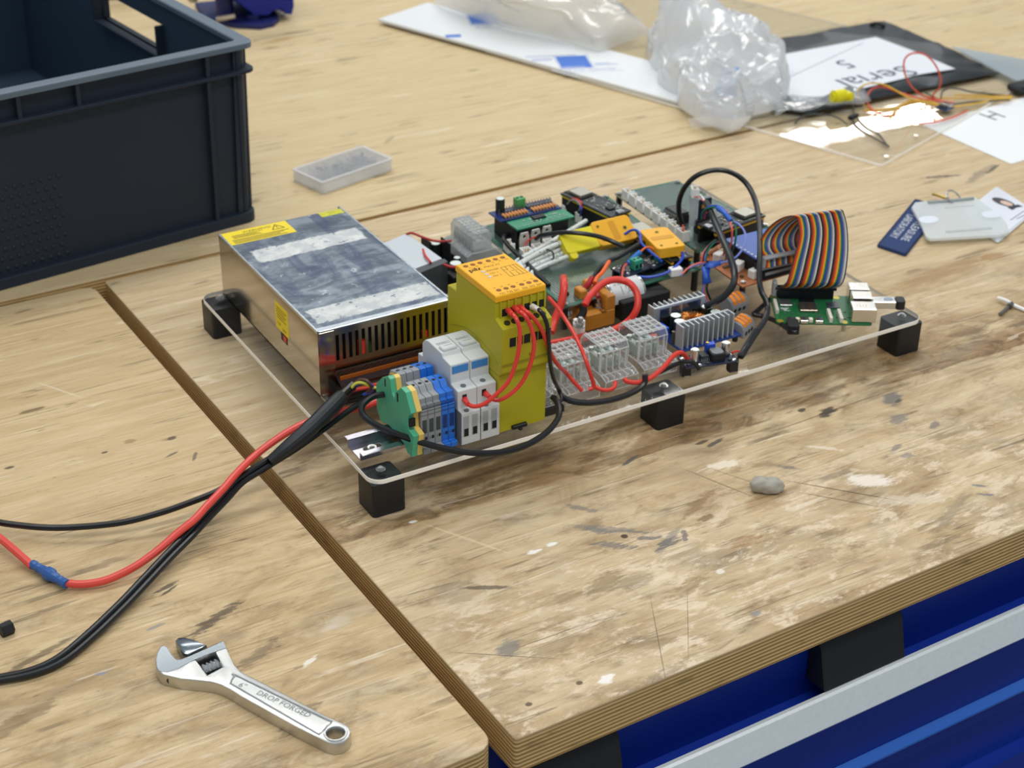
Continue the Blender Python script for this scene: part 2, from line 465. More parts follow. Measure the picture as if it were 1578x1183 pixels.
# ---------------------------------------------------------------- benches
EDGE = ply_edge('plywood_edge')
WOOD_R = bench_wood('bench_wood_worn', '#d8c4a0', '#c0a57c', (40, 300, 0.5), (-20, 240, 0.6), 0.65, (-170, -60, 0.75), [
    (272.2, 29.8, 60, 9, 8, '#6b5028', 0.7, 1.1), (359.6, 19.7, 40, 12, 10, '#7a5a2c', 0.6, 1.2), (495.6, 12.1, 70, 8, 5, '#7f6030', 0.55, 1.3),
    (117.0, 15.2, 70, 12, 8, '#6e5431', 0.75, 1.2), (82.0, 63.3, 60, 10, 10, '#5f4727', 0.75, 1.2), (5.4, 129.6, 40, 22, 40, '#5f4727', 0.6, 1.4),
    (420.0, -46.2, 12, 6, 10, '#2e2c2b', 0.9, 1.6), (402.2, -32.4, 5, 3, 10, '#3a332c', 0.9, 1.2),
    (485.5, -56.8, 14, 9, 40, '#6d6a68', 0.8, 1.5), (467.6, -85.3, 11, 8, 20, '#74716d', 0.7, 1.5), (487.3, -108.8, 9, 4, 30, '#6b6763', 0.7, 1.6),
    (379.4, -148.4, 22, 10, -30, '#efe6d8', 0.85, 1.5), (379.2, -90.9, 16, 3, -40, '#e9dcc8', 0.6, 1.5), (333.5, -100.2, 10, 3, -40, '#6f6a62', 0.7, 1.6),
    (87.7, -99.1, 6, 3.5, 0, '#f1ede4', 0.95, 1.5), (104.7, -96.9, 5, 2.5, 0, '#f1ede4', 0.95, 1.5), (25.2, -18.2, 4, 2, 0, '#dedad0', 0.9, 1.2),
    (54.0, -251.0, 8, 4, 10, '#f3eee5', 0.95, 1.6), (197.1, -189.2, 4, 3, 0, '#e5ddcf', 0.9, 1.2), (188.9, -243.5, 5, 3, 0, '#8a8983', 0.8, 1.2),
    (159.4, -115.7, 3.2, 3.2, 0, '#3f2710', 0.95, 0.4), (-5.5, -247.2, 3, 2.4, 0, '#5b4a35', 0.9, 0.6), (35.9, -245.4, 3, 2.4, 0, '#5b452b', 0.9, 0.5),
    (13.1, -189.3, 12, 9, 20, '#77756f', 0.75, 1.4), (152.8, -101.0, 30, 5, -38, '#77716a', 0.6, 1.8), (186.3, -136.8, 22, 4, 30, '#77716a', 0.6, 1.8),
    (33.8, -120.5, 22, 3, -28, '#4a3f31', 0.75, 1.2), (51.4, -59.1, 40, 1.6, -60, '#e3c9a0', 0.55, 0.8),
    (431.2, -46.0, 95, 0.55, 2, '#4a3617', 0.85, 0.2), (227.1, -27.0, 60, 0.5, 3, '#5a4522', 0.7, 0.2), (108.1, -236.3, 60, 0.45, 62, '#5c5143', 0.7, 0.3),
    (139.1, -228.4, 45, 0.4, 55, '#5c5143', 0.6, 0.3), (6.8, -195.6, 45, 0.5, -35, '#4a4037', 0.7, 0.5),
    (883.8, 306.7, 26, 3, -18, '#55504a', 0.85, 2.2), (929.6, 290.6, 40, 6, 22, '#8d7f6f', 0.7, 2.0), (954.6, 294.9, 22, 2.5, 22, '#4b443c', 0.8, 2.0),
    (159.1, 536.6, 12, 5, -20, '#6f6252', 0.85, 1.8), (522.9, 25.6, 40, 14, 15, '#6d4f22', 0.5, 1.6),
    (704.6, 115.3, 70, 12, 5, '#9a7344', 0.45, 1.5), (780.1, 118.0, 20, 9, 0, '#9a7344', 0.6, 1.5), (287.0, -129.3, 26, 14, 15, '#a08057', 0.5, 1.6),
    (3.9, -285.6, 120, 7, 12, '#83745f', 0.6, 1.8),
    (273.4, 16.6, 8, 3, 10, '#4b3b25', .8, 2), (223.6, -27.3, 13, 2.4, 20, '#55504a', .9, 1.4), (301.7, -39.3, 12, 2.6, 14, '#4a4540', .85, 1.6), (294.3, -32.8, 7, 2.4, 10, '#4a3d2c', .85, 1.6),
    (151.0, -67.0, 14, 3.2, -50, '#7d786f', .75, 2.4), (145.2, -98.7, 12, 4, -40, '#77736c', .75, 2.4), (145.6, -121.9, 18, 4.5, -40, '#6f6a64', .75, 2.4), (168.5, -113.8, 14, 2, -35, '#77736c', .75, 2.2), (175.9, -128.0, 14, 3, -30, '#6f6a64', .8, 2.4), (184.3, -139.6, 14, 4.5, 8, '#6d6863', .85, 2.4), (200.8, -138.0, 9, 2.6, 60, '#6d6863', .8, 2.2),
    (237.6, -107.0, 26, 5, 25, '#85683f', .7, 2.4), (229.7, -126.7, 9, 4, 10, '#7a6038', .8, 2), (288.7, -70.6, 20, 6, -5, '#ece0cb', .8, 2.4), (269.2, -92.3, 42, .6, -68, '#5a4a34', .8, .3), (286.7, -90.9, 30, .5, -62, '#5a4a34', .7, .3), (354.4, -154.2, 60, .9, -48, '#5a4326', .8, .5), (339.6, -158.8, 40, .8, -48, '#5f4a2c', .7, .5),
    (274.8, -209.0, 20, 10, 10, '#8f6f45', .55, 2.2), (237.5, -168.5, 18, 8, -10, '#9a7748', .6, 2.2), (111.5, -159.6, 22, 9, 20, '#8a7452', .65, 2.2), (132.7, -167.0, 18, 9, 0, '#8b7b61', .55, 2.2), (164.0, -193.7, 22, 7, 15, '#8f713f', .6, 2.4), (38.2, -205.2, 30, 10, 10, '#927d5c', .5, 2.4),
    (387.8, -185.8, 34, 9, -20, '#e6dac4', .5, 2.4), (410.1, -214.2, 40, 5, 25, '#85765e', .5, 2.4), (452.5, -198.1, 6, 2, -35, '#6b7078', .8, 1.6), (447.5, -210.6, 7, 2, -35, '#6b7078', .8, 1.6), (432.3, -120.5, 9, 3, 15, '#77746f', .7, 2), (432.6, -134.8, 7, 4, 0, '#7a7672', .6, 2), (488.2, -62.3, 6, 2.4, 20, '#4d4843', .8, 1.8),
], zone=(225.7, -26.2, -0.0305, 95, 0.55))
WOOD_L = bench_wood('bench_wood_left', '#d8c198', '#c0a478', (-60, 260, 0.5), (-120, 200, 0.55), 0.95, (-220, -60, 0.25), [
    (-155.6, -58.1, 30, 5, 24, '#3a2f28', 0.75, 2.6), (-172.5, -4.4, 14, 2.5, 20, '#4a3f36', 0.8, 1.6), (-144.8, -110.0, 24, 5, 26, '#4d4034', 0.5, 2.6), (-146.6, -185.9, 22, 6, 30, '#544536', 0.55, 2.6),
    (-184.6, 294.3, 14, 3, 0, '#6b5638', 0.8, 1.4), (-95.3, 191.7, 5, 3, 10, '#5f523f', 0.9, 1.2), (-88.9, 155.3, 8, 2, 60, '#6d6353', 0.8, 1.2), (-104.3, 167.4, 8, 1.6, 20, '#5f5646', 0.8, 1.4),
    (-152.1, 197.6, 3, 1.6, 0, '#564a3a', 0.9, 1), (-128.0, 204.1, 6, 4, 0, '#94764a', 0.6, 1.2), (-227.0, 213.1, 5, 2, 0, '#4a4034', 0.85, 1.2),
    (-245.0, -75.7, 5, 2, -20, '#7c8ca0', 0.6, 1.2), (-194.5, -44.7, 8, 2, 10, '#77818a', 0.6, 1.4), (-114.5, -133.6, 9, 2.4, 28, '#eee6d8', 0.85, 1.4), (-80.2, -104.8, 12, 8, 10, '#c9bba6', 0.6, 1.8),
    (-171.8, -9.3, 10, 1.5, 25, '#2f2823', 0.8, 1.2), (-276.0, -35.9, 40, 3, 18, '#50412f', 0.6, 1.8), (-306.5, -95.4, 34, 8, 20, '#77613f', 0.6, 1.8),
    (-154.3, 318.6, 30, 1.2, -60, '#f0dfc4', 0.5, 1.0),
], seed=1)
WOOD_B = bench_wood('bench_wood_back', '#d8c49c', '#cbb386', (200, 900, 0.18), (300, 700, 0.15), 0.22, (-900, -800, 0.0), [
    (373.3, 715.8, 14, 4, 40, '#a28d66', 0.6, 1.7), (622.5, 668.5, 60, 1.2, 8, '#f1e4cc', 0.6, 0.8), (888.4, 675.9, 14, 3, 0, '#6b6250', 0.5, 1.5), (352.1, 1022.5, 40, 2.2, 20, '#b3945f', 0.5, 0.8),
    (406.8, 1127.3, 30, 8, 10, '#b08a52', 0.5, 1.4),
], seed=2)
T = rotz(1.38, (-31.1, -272.7, 0))
def tabletop(root, x0, y0, x1, y1, wood, r=3, th=30, bev=1.2):
    mb = MB(T); mb.rbox(x0, y0, -th, x1, y1, 0, r, 4, bev)
    mb.b.normal_update()
    for f in mb.b.faces: f.material_index = 0 if f.normal.z > 0.4 else 1
    return mb.build('tabletop', [wood, EDGE], root, 10)
bench_right = thing('workbench', 'worn plywood workbench with blue drawers below, under the circuit board', 'workbench', (-31, -273, -900))
tabletop(bench_right, 0, 0, 1700, 781, WOOD_R)
bench_left = thing('workbench', 'plywood workbench at the left under the adjustable wrench', 'workbench', (-45, -273, -900))
tabletop(bench_left, -1300, 2, -13, 779, WOOD_L, 14)
bench_back = thing('workbench', 'pale plywood workbench behind the seam, carrying the white board', 'workbench', (-31, 516, -900))
tabletop(bench_back, -1300, 789, 1900, 1700, WOOD_B)
LEG = mat('dark_blue_frame_paint', '#1a2a6a', 0.45)
for root, spots in ((bench_left, ((-1280, 20), (-1280, 740), (-60, 740), (-60, 25))), (bench_back, ((-1280, 810), (1840, 810), (-1280, 1660), (1840, 1660)))):
    for (lx, ly) in spots:
        MB(T).box(lx, ly, -900, lx+40, ly+40, -30.2).build('leg', LEG, root)
# drawer cabinet, part of the right bench
BLUE = mat('blue_powder_coat', '#0a2e92', 0.42, spec=.3, bump=0.05, bscale=900)
ALU = mat('brushed_aluminium', '#e3e9ea', 0.36, 0.35, bump=0.12, bscale=250, vary=0.08)
BLUE2 = mat('blue_drawer_lip', '#2f66c0', 0.4, spec=.3)
MB(T).box(8, 30, -899, 1690, 760, -30.1).build('cabinet_body', BLUE, bench_right)
for i, (zt, zb) in enumerate(((-36, -205), (-209, -380), (-384, -600))):
    fr = MB(T).prism([(29.8, zt), (29.8, zb), (8, zb), (8, zt-62), (20, zt-60), (20, zt)], 20, 1680).build('drawer_front', BLUE, bench_right)
    if i == 0:
        MB(T).prism([(-2, -78.6), (-4.5, -79), (-6.5, -80.5), (-15, -101), (-14, -103), (7.9, -106), (7.9, -104), (-12, -101), (-4.5, -82)], 2, 1680).build('handle_rail', ALU, fr)
        for bx in (8, 274):
            MB(T).prism([(19.9, -36), (13, -36.5), (6, -44), (-3, -78.4), (12, -79.4), (19.9, -79.4)], bx, bx+82, bev=1).build('handle_bracket', MATTEBLK, fr)
    MB(T).prism([(7.8, zb+27), (1.5, zb+21), (1.5, zb+19), (7.8, zb+11)], 24, 1676).build('drawer_lip', BLUE2, fr)

# ---------------------------------------------------------------- stacking crate
CR = mat('slate_crate_plastic', '#1f2a38', 0.55, spec=.35, bump=0.08, bscale=600)
CRIN = mat('slate_crate_inside', '#2b3e50', 0.5, spec=.35)
crate = thing('plastic_crate', 'dark slate grey stacking crate at the top left of the benches', 'crate', (147, 571, 0))
CM = rotz(7.0, (151, 567, 0))
def cb(*a, **kw): return MB(CM).box(*a, **kw)
W_, D_, H_ = 400, 600, 200
# outline local: x from -W to 0, y from 0 to D; walls lean in towards the base
mb = MB(CM)
def lean(y0, z): return y0 + 5*(1 - z/H_)
mb.prism([(lean(9, 8), 8), (lean(9, 196), 196), (lean(12, 196)+1, 196), (lean(12, 8)+1, 8)], -W_+20, -20)
mb.build('front_wall', CR, crate)
mb = MB(CM); mb.prism([(D_-9, 8), (D_-4, 196), (D_-9, 196), (D_-13, 8)], -W_+14, -12); mb.build('back_wall', CRIN, crate)
mb = MB(CM); mb.prism([(-W_+9, 8), (-W_+5, 196), (-W_+9, 196), (-W_+13, 8)], 14, D_-12, axis='y'); mb.build('side_wall', CRIN, crate)
# right wall with the hand hole: pieces around the opening
wallx = lambda z: -9 - 5*(1 - z/H_)
mb = MB(CM)
def rw(y0, y1, z0, z1):
    mb.prism([(wallx(z0), z0), (wallx(z1), z1), (wallx(z1)-3.5, z1), (wallx(z0)-3.5, z0)], y0, y1, axis='y')
HY0, HY1, HZ0, HZ1 = 185, 345, 138, 172
rw(22, D_-12, 8, HZ0); rw(22, HY0, HZ0, HZ1); rw(HY1, D_-12, HZ0, HZ1); rw(22, D_-12, HZ1, 196)
mb.build('side_wall', CRIN, crate)
mb = MB(CM)   # collar round the hand hole
mb.box(-24, HY0-3, HZ0-3, -3, HY1+3, HZ0, .6); mb.box(-24, HY0-3, HZ0, -3, HY0, HZ1, .6); mb.box(-24, HY1, HZ0, -3, HY1+3, HZ1, .6)
mb.build('hand_hole_collar', CR, crate)
cb(-W_+14, 14, 6, -14, D_-14, 9).build('floor_panel', CRIN, crate)
# rim: a frame with rounded corners
mb = MB(CM)
def rr(x0, y0, x1, y1, r):
    pts = []
    for cx, cy, a0 in ((x1-r, y1-r, 0), (x0+r, y1-r, 90), (x0+r, y0+r, 180), (x1-r, y0+r, 270)):
        for k in range(7):
            a = math.radians(a0+15*k); pts.append((cx+r*math.cos(a), cy+r*math.sin(a)))
    return pts
mb.plate(rr(-W_, 0, 0, D_, 12), [rr(-W_+15, 15, -15, D_-15, 5)], 194, 200, 1.5)
mb.build('rim', mat('crate_rim_sheen', '#5b6a77', 0.34, bump=0.1, bscale=300, coat=.4), crate)  # paler than the walls: lamp reflection put into the rim colour
mb = MB(CM); mb.plate(rr(-W_, 0, 0, D_, 12), [rr(-W_+9, 9, -9, D_-9, 5)], 168, 171.5, .8); mb.build('rim_rib', CR, crate)
mb = MB(CM); mb.plate(rr(-W_+6, 6, -6, D_-6, 14), [rr(-W_+12, 16, -12, D_-12, 8)], 0, 12, 1.5); mb.build('base_band', CR, crate)
for x in (-55, -61, -195, -255, -390):
    zlo = 12 if x in (-55, -390) else 171.5
    MB(CM).prism([(lean(2, zlo) if zlo < 100 else 1.5, zlo), (1.5, 194), (10, 194), (lean(10, zlo), zlo)], x-2, x+2).build('rib', CR, crate) if x != -61 else None
for sx in (0, 1):      # rounded corner posts at the front
    rows = []
    for z in (8, 60, 110, 160, 196):
        ins = 5*(1-z/H_); r = 16; row = []
        for k in range(9):
            a = math.radians(-100+k*13.75)
            row.append(((-5-ins-r+r*math.cos(a)) if sx == 0 else (-W_+5+ins+r-r*math.cos(a)), 5+ins+r+r*math.sin(a), z))
        rows.append(row)
    mb = MB(CM); mb.grid(rows); mb.build('corner_post', CR, crate)
MB(CM).prism([(9.5, 12), (4, 194), (10, 194), (16, 12)], -21, -17).build('rib', CR, crate)
for y in (22, 60, 180, 350, 470):
    MB(CM).prism([(-6.5, 12), (-1.5, 194), (-9, 194), (-14, 12)], y-2, y+2, axis='y').build('rib', CR, crate)
mb = MB(CM)   # field of moulded pimples
rnd = random.Random(4)
for i in range(14):
    for j in range(9):
        zz = 18+10.5*j; y = lean(9, zz)
        mb.ball((-222 - 9*i - (4.5 if j % 2 else 0), y, zz), 2.3, (1, .8, 1), 6)
stuff(mb.build('pimple_field', CR, crate))

# ---------------------------------------------------------------- clear base plate on black feet
CLEAR = clear('clear_acrylic', '#fdfdfb', 0.015, f0=0.05)
CUT = mat('acrylic_cut_edge', '#fffaf0', 0.3)
base = thing('acrylic_base_plate', 'clear acrylic plate on black block feet that carries all the electronics', 'base plate', (285, 184, 0))
mb = MB(); mb.rbox(0, 0, 30.1, 570, 368, 34, 12, 6, .35)
mb.b.normal_update()
for f in mb.b.faces: f.material_index = 0 if f.normal.z > 0.95 else 2 if f.normal.z < -.5 else 1
UNDER = clear('clear_underside', '#ffffff', f0=0, gloss=0)
panel = mb.build('panel', [CLEAR, CUT, UNDER], base, 10)
def screw(mb, x, y, z, r=2.6, h=2.4):
    mb.cyl((x, y, z), (x, y, z+h), r, 14, bev=0.7)
    mb.cyl((x, y, z), (x, y, z+0.5), r*1.55, 16)
    mb.box(x-r*0.75, y-0.35, z+h-0.1, x+r*0.75, y+0.35, z+h+0.12); mb.box(x-0.35, y-r*0.75, z+h-0.1, x+0.35, y+r*0.75, z+h+0.12)
feet = [(0, 0), (270.5, 0), (540.4, 0), (0, 338.5), (270.5, 338.5), (540.4, 338.5)]
for i, (x, y) in enumerate(feet):
    ft = MB()
    ft.rbox(x+.3, y+.3, 0, x+29.4, y+29, 30, 3.5, 4, 0.6)
    f = ft.build('foot_block', BLACKP, base)
    sc = MB(); screw(sc, x+14.5, y+14.5, 34); sc.build('screw', STEEL, f)
    if i == 3:
        s2 = MB(); screw(s2, x+22, y+18, 34); s2.build('screw', STEEL, f)
    if i == 2:
        hole = MB(); hole.cyl((x+29.3, y+8, 17), (x+29.6, y+8, 17), 4.2, 18); hole.build('side_hole', mat('bore_light', '#b9b1a6', 0.6), f)

# ---------------------------------------------------------------- DIN rail
rail = MB()
rail.prism([(28, 40.2), (33, 40.2), (33, 35.2), (33, 34.1), (57, 34.1), (57, 40.2), (62, 40.2), (62, 41.4), (55.8, 41.4), (55.8, 35.4), (34.2, 35.4), (34.2, 41.4), (28, 41.4)], 6, 165)
dr = tag(rail.build('din_rail', mat('zinc_rail', '#b9b6c0', 0.22, 1.0, vary=0.15, bscale=60)), 'zinc mounting rail sticking out left of the green terminal', 'rail')
s = MB(); screw(s, 22, 45, 35.4, 2.4, 2); s.build('screw', STEEL, dr)
s = MB(); s.rbox(14, 42.5, 35.41, 30, 47.5, 35.6, 2.4, 5); s.build('slot', mat('slot_shadow', '#4b4038', 0.6), dr)

# ---------------------------------------------------------------- power supply
PX, PY, PZ, PW, PL, PH = 20.2, 139.6, 34.1, 125.3, 219.2, 62.1
psu = thing('power_supply', 'big silver metal box power supply with yellow warning stickers', 'power supply', (PX+PW/2, PY+PL/2, 34))
def psu_top_mat():
    m = bpy.data.materials.new('scuffed_film_metal'); k = NT(m)
    p = k.pos(); X, Y, Z = k.sep(p)
    a = k.noise(k.mapping(p, scale=(0.02, 0.045, 0.03)), 1, 7, 0.68, 1.2)
    b = k.noise(k.mapping(p, rot=(0, 0, 0.5), scale=(0.05, 0.012, 0.03)), 1, 5, 0.6, 0.8)
    c = k.noise(k.mapping(p, scale=(0.08, 0.08, 0.03)), 1, 6, 0.75, 0.6)
    col = k.mix(k.smooth(a, 0.38, 0.64), srgb('#5a6672'), srgb('#8f9aa4'))
    col = k.mix(k.math('MULTIPLY', k.smooth(b, 0.46, 0.62), 0.6), col, srgb('#3c4468'))
    col = k.mix(k.math('MULTIPLY', k.smooth(c, 0.60, 0.70), 0.8), col, srgb('#d3d8da'))
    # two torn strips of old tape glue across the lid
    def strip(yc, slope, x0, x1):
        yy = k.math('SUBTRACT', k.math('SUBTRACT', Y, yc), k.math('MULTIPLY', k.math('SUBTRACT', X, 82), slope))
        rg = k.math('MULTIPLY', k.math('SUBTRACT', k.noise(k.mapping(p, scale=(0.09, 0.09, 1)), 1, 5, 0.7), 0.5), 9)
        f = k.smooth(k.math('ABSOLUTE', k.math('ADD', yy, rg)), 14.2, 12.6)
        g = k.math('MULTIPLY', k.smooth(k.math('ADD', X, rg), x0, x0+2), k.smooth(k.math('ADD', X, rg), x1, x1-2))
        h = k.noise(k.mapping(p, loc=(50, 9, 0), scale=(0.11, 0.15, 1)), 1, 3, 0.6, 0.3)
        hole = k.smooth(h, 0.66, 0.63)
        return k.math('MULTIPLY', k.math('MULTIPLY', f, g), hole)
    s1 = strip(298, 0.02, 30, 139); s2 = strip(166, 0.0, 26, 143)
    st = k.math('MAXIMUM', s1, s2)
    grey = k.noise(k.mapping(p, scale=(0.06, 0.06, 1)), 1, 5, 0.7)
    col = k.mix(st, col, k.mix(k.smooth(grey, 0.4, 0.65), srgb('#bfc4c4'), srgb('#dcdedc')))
    k.L.new(col, k.bsdf.inputs['Base Color'])
    k.L.new(k.math('SUBTRACT', 0.75, k.math('MULTIPLY', st, 0.75)), k.bsdf.inputs['Metallic'])
    k.L.new(k.math('ADD', 0.32, k.math('MULTIPLY', st, 0.45)), k.bsdf.inputs['Roughness'])
    k.bump(c, 0.3, 0.0004)
    return m
SHEET = mat('bright_sheet_metal', '#c4bdb2', 0.13, 1.0, bump=0.05, bscale=30)
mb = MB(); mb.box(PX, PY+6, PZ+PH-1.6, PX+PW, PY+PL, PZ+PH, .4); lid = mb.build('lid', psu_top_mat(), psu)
mb = MB(); mb.box(PX-.2, PY, PZ+PH-2.2, PX+1.6, PY+PL, PZ+PH+.25); mb.box(PX+PW-1.6, PY, PZ+PH-2.2, PX+PW+.2, PY+PL+5, PZ+PH+.25)
mb.box(PX+1.6, PY, PZ+PH-2.2, PX+PW-1.6, PY+6, PZ+PH-.2, .3)
mb.build('folded_edge', mat('edge_metal', '#c8d0d6', 0.25, 1.0), psu)
mb = MB(); mb.box(PX, PY, PZ, PX+1.4, PY+PL, PZ+PH-2.2); side = mb.build('side_panel', SHEET, psu)
mb = MB(); mb.box(PX+PW-1.4, PY+4, PZ, PX+PW, PY+PL, PZ+PH-2.2); mb.build('side_panel', SHEET, psu)
mb = MB(); mb.box(PX+1.4, PY+PL-1.4, PZ, PX+PW-1.4, PY+PL, PZ+PH-2.2); mb.build('back_panel', SHEET, psu)
mb = MB(); mb.box(PX, PY-24, PZ, PX+PW, PY+PL-1.4, PZ+1.4); mb.build('bottom_panel', SHEET, psu)
mb = MB(); mb.box(PX+1.4, PY, PZ+1.4, PX+15, PY+1.2, PZ+PH-2.2, .2); mb.build('front_flange', SHEET, psu)
# slotted front grille
GR = mat('dark_mirror_metal', '#b5a78f', 0.22, 1.0)
z0, z1 = PZ+30, PZ+PH-8
n = 18; x0, x1 = PX+15, PX+PW-1.6; pit = (x1-x0)/n
mb = MB(); mb.box(x0, PY+1.2, PZ+22, x1, PY+2.4, z0); mb.box(x0, PY+1.2, z1, x1, PY+2.4, PZ+PH-2.2)
gr = mb.build('grille', GR, psu)
for i in range(n+1):
    xx = x0+i*pit; MB().box(xx-1.5 if i else xx, PY+1.2, z0, min(xx+1.5, x1), PY+2.4, z1).build('slat', GR, gr)
mb = MB(); mb.box(x0, PY+9, PZ+2, x1, PY+10, PZ+PH-4); mb.build('dark_interior', MATTEBLK, psu)
for (xx, zz, r_, cc) in ((62, 66, 6, RED), (70, 62, 4, mat('pcb_green_dark', '#1d4a2c', 0.5)), (122, 60, 5, RED), (98, 64, 4, mat('coil_copper', '#8a4a22', 0.3, 1.0))):
    mb = MB(); mb.cyl((xx, PY+5, zz-8), (xx, PY+5, zz+9), r_*0.6, 10); mb.build('inner_component', cc, psu)
# terminal strip with amber flap
AMB = clear('amber_cover', '#c9742a', 0.10, '#7a3d14', 0.08, 0.06)
mb = MB(); mb.prism([(PY-20, 45), (PY-19, 46), (PY-6, 52), (PY+.8, 55), (PY+.8, 54), (PY-6, 51), (PY-18, 45)], x0-2, x1); mb.box(x0-2, PY-16.5, 46.5, x1, PY-15.5, 48.5)
mb.build('amber_flap', AMB, psu)
mb = MB(); mb.box(x0, PY-20.5, 43.5, x1, PY-19, 46.2); mb.box(x0, PY-9, 50.2, x1, PY-7.6, 53.6)
mb.build('flap_rib', mat('amber_plastic_edge', '#a85a1c', 0.25), psu)
tb = MB(); tb.box(x0, PY-18, PZ+1.5, x1, PY+1, 42, .4); tb = tb.build('terminal_strip', MATTEBLK, psu)
for i in range(9):
    xx = x0+6+i*11.5
    s = MB(); s.cyl((xx, PY-11, 42), (xx, PY-11, 43.4), 3, 12); s.box(xx-2.6, PY-11.4, 43.2, xx+2.6, PY-10.6, 43.6); s.build('terminal_screw', STEEL, tb)
    w = MB(); w.box(xx+5.2, PY-18, 42, xx+6.2, PY+1, 46); w.build('divider', MATTEBLK, tb)
# stickers
YS = mat('yellow_sticker', '#f2d60a', 0.4)
LID = Matrix.Translation((PX, PY, PZ+PH))
mb = MB(); mb.box(PX+1.8, PY+PL-29, PZ+PH, PX+66, PY+PL-1, PZ+PH+.12); st = mb.build('warning_sticker', YS, psu)
mb = MB(); M_ = Matrix.Translation((PX+1.8, PY+PL-29, PZ+PH+.12))
text_bm(mb, 'WARNING!', 5.6, M_ @ Matrix.Translation((19, 20.5, 0)))
for i in range(4): bars(mb, M_, 7, 19-i*1.9, 38-(i*7) % 9, 18.2-i*1.9)
for i in range(4): bars(mb, M_, 4, 10-i*2.4, 60-(i*5) % 11, 9.0-i*2.4)
tri = [(46, 14), (58, 14), (52, 24)]
for a, b in zip(tri, tri[1:]+tri[:1]):
    d = (Vector(b)-Vector(a)).normalized(); nn = Vector((-d.y, d.x))*0.5
    t = bmesh.new(); t.faces.new([t.verts.new((*q, .06)) for q in (Vector(a)-nn, Vector(b)-nn, Vector(b)+nn, Vector(a)+nn)]); t.transform(M_); mb._merge(t)
bars(mb, M_, 51.5, 17.4, 52.5, 21.2); bars(mb, M_, 51.5, 15.6, 52.5, 16.5)
mb.build('lettering', mat('brown_print', '#4a3a10', 0.6), st)
mb = MB(); mb.box(PX+100, PY+PL-11, PZ+PH, PX+PW-1.8, PY+PL-.5, PZ+PH+.15); plabel(mb.build('holographic_seal', mat('holographic_yellow', '#d8d23c', 0.25, 0.3, vary=0.5, bscale=260), psu), 'wrinkled yellow seal on the far edge of the lid')
SD = frame((PX, PY+90, 60), (0, -1, 0), (0, 0, 1))
mb = MB(); mb.box(PX-.15, PY+62, 60, PX, PY+90, 86); st = mb.build('voltage_sticker', YS, psu)
mb = MB(); M_ = frame((PX-.15, PY+90, 60), (0, -1, 0), (0, 0, 1))
for i in range(5): bars(mb, M_, 3, 22-i*2.4, 25-(i*4) % 7, 21.3-i*2.4)
text_bm(mb, '110V', 4, M_ @ Matrix.Translation((3, 5, 0))); text_bm(mb, '220V', 4, M_ @ Matrix.Translation((14, 2.2, 0)))
mb.build('lettering', mat('brown_print', '#4a3a10', 0.6), st)
mb = MB(); mb.box(PX-.1, PY+66, 52, PX, PY+80, 60); mb.build('selector_window', MATTEBLK, psu)
mb = MB(); mb.box(PX-.5, PY+68, 53.5, PX-.1, PY+74, 58.5); mb.build('selector_switch', RED, psu)

# ---------------------------------------------------------------- terminal blocks on the rail
TG = mat('terminal_green', '#4fae87', 0.4); TY = mat('terminal_yellow', '#e6c668', 0.45)
TGR = mat('terminal_grey', '#8f9498', 0.45); TBL = mat('terminal_blue', '#1f6fd0', 0.4); DARKH = mat('hole_dark', '#0c0e12', 0.7)
TPROF = [(76, 49), (76, 73), (64, 85), (54, 91), (50, 90), (47.5, 79), (43, 75), (42, 82), (31, 92), (23, 91.5), (14, 77), (20, 72), (19.5, 60), (10.5, 58), (14, 42), (14, 37), (22, 36.5), (28, 42), (40, 45), (58, 45), (64, 41.8), (70, 41.8)]
GPROF = [(75, 42.5), (76, 73), (70, 86), (56, 90), (53, 90), (51, 80), (46, 79), (43, 88), (32, 88.5), (28, 84), (20, 84), (20, 79), (18, 79), (18, 75), (16.5, 75), (16.5, 41.5), (12, 41.5), (12, 37), (24, 36), (28, 41.6), (62, 41.6)]
def holes_on(mb, x, y, z, r=1.6): mb.cyl((x, y, z-1), (x, y, z+.25), r, 14)
g = thing('terminal_block', 'green and yellow earth terminal block at the left end of the rail', 'terminal block', (47, 45, 36))
mb = MB(); mb.prism(TPROF, 42, 46.8, bev=.3); mb.build('green_half', TG, g)
mb = MB(); mb.prism([p for p in TPROF if p not in ((42, 82),)], 46.9, 51.6, bev=.3); yh = mb.build('yellow_half', TY, g)
for i in range(4):
    a = i/4
    mb = MB(); mb.box(42.2, 23-8.4*a-1.4, 90-13.5*a-3.0, 51.4, 23-8.4*a+.6, 90-13.5*a-1.6); mb.build('tooth_gap', mat('terminal_green_dark', '#2f7d60', 0.5), g)
mb = MB(); holes_on(mb, 48, 58, 89.6, 2); holes_on(mb, 48, 29, 91.4, 2); mb.build('test_hole', mat('hole_ochre', '#8a6a20', 0.6), g)
mb = MB(); mb.box(41.9, 58, 79, 42.2, 60, 86); mb.box(41.9, 36, 76, 42.2, 38.5, 84); mb.box(41.9, 16.6, 63, 47, 18.5, 70); mb.build('side_slot', DARKH, g)
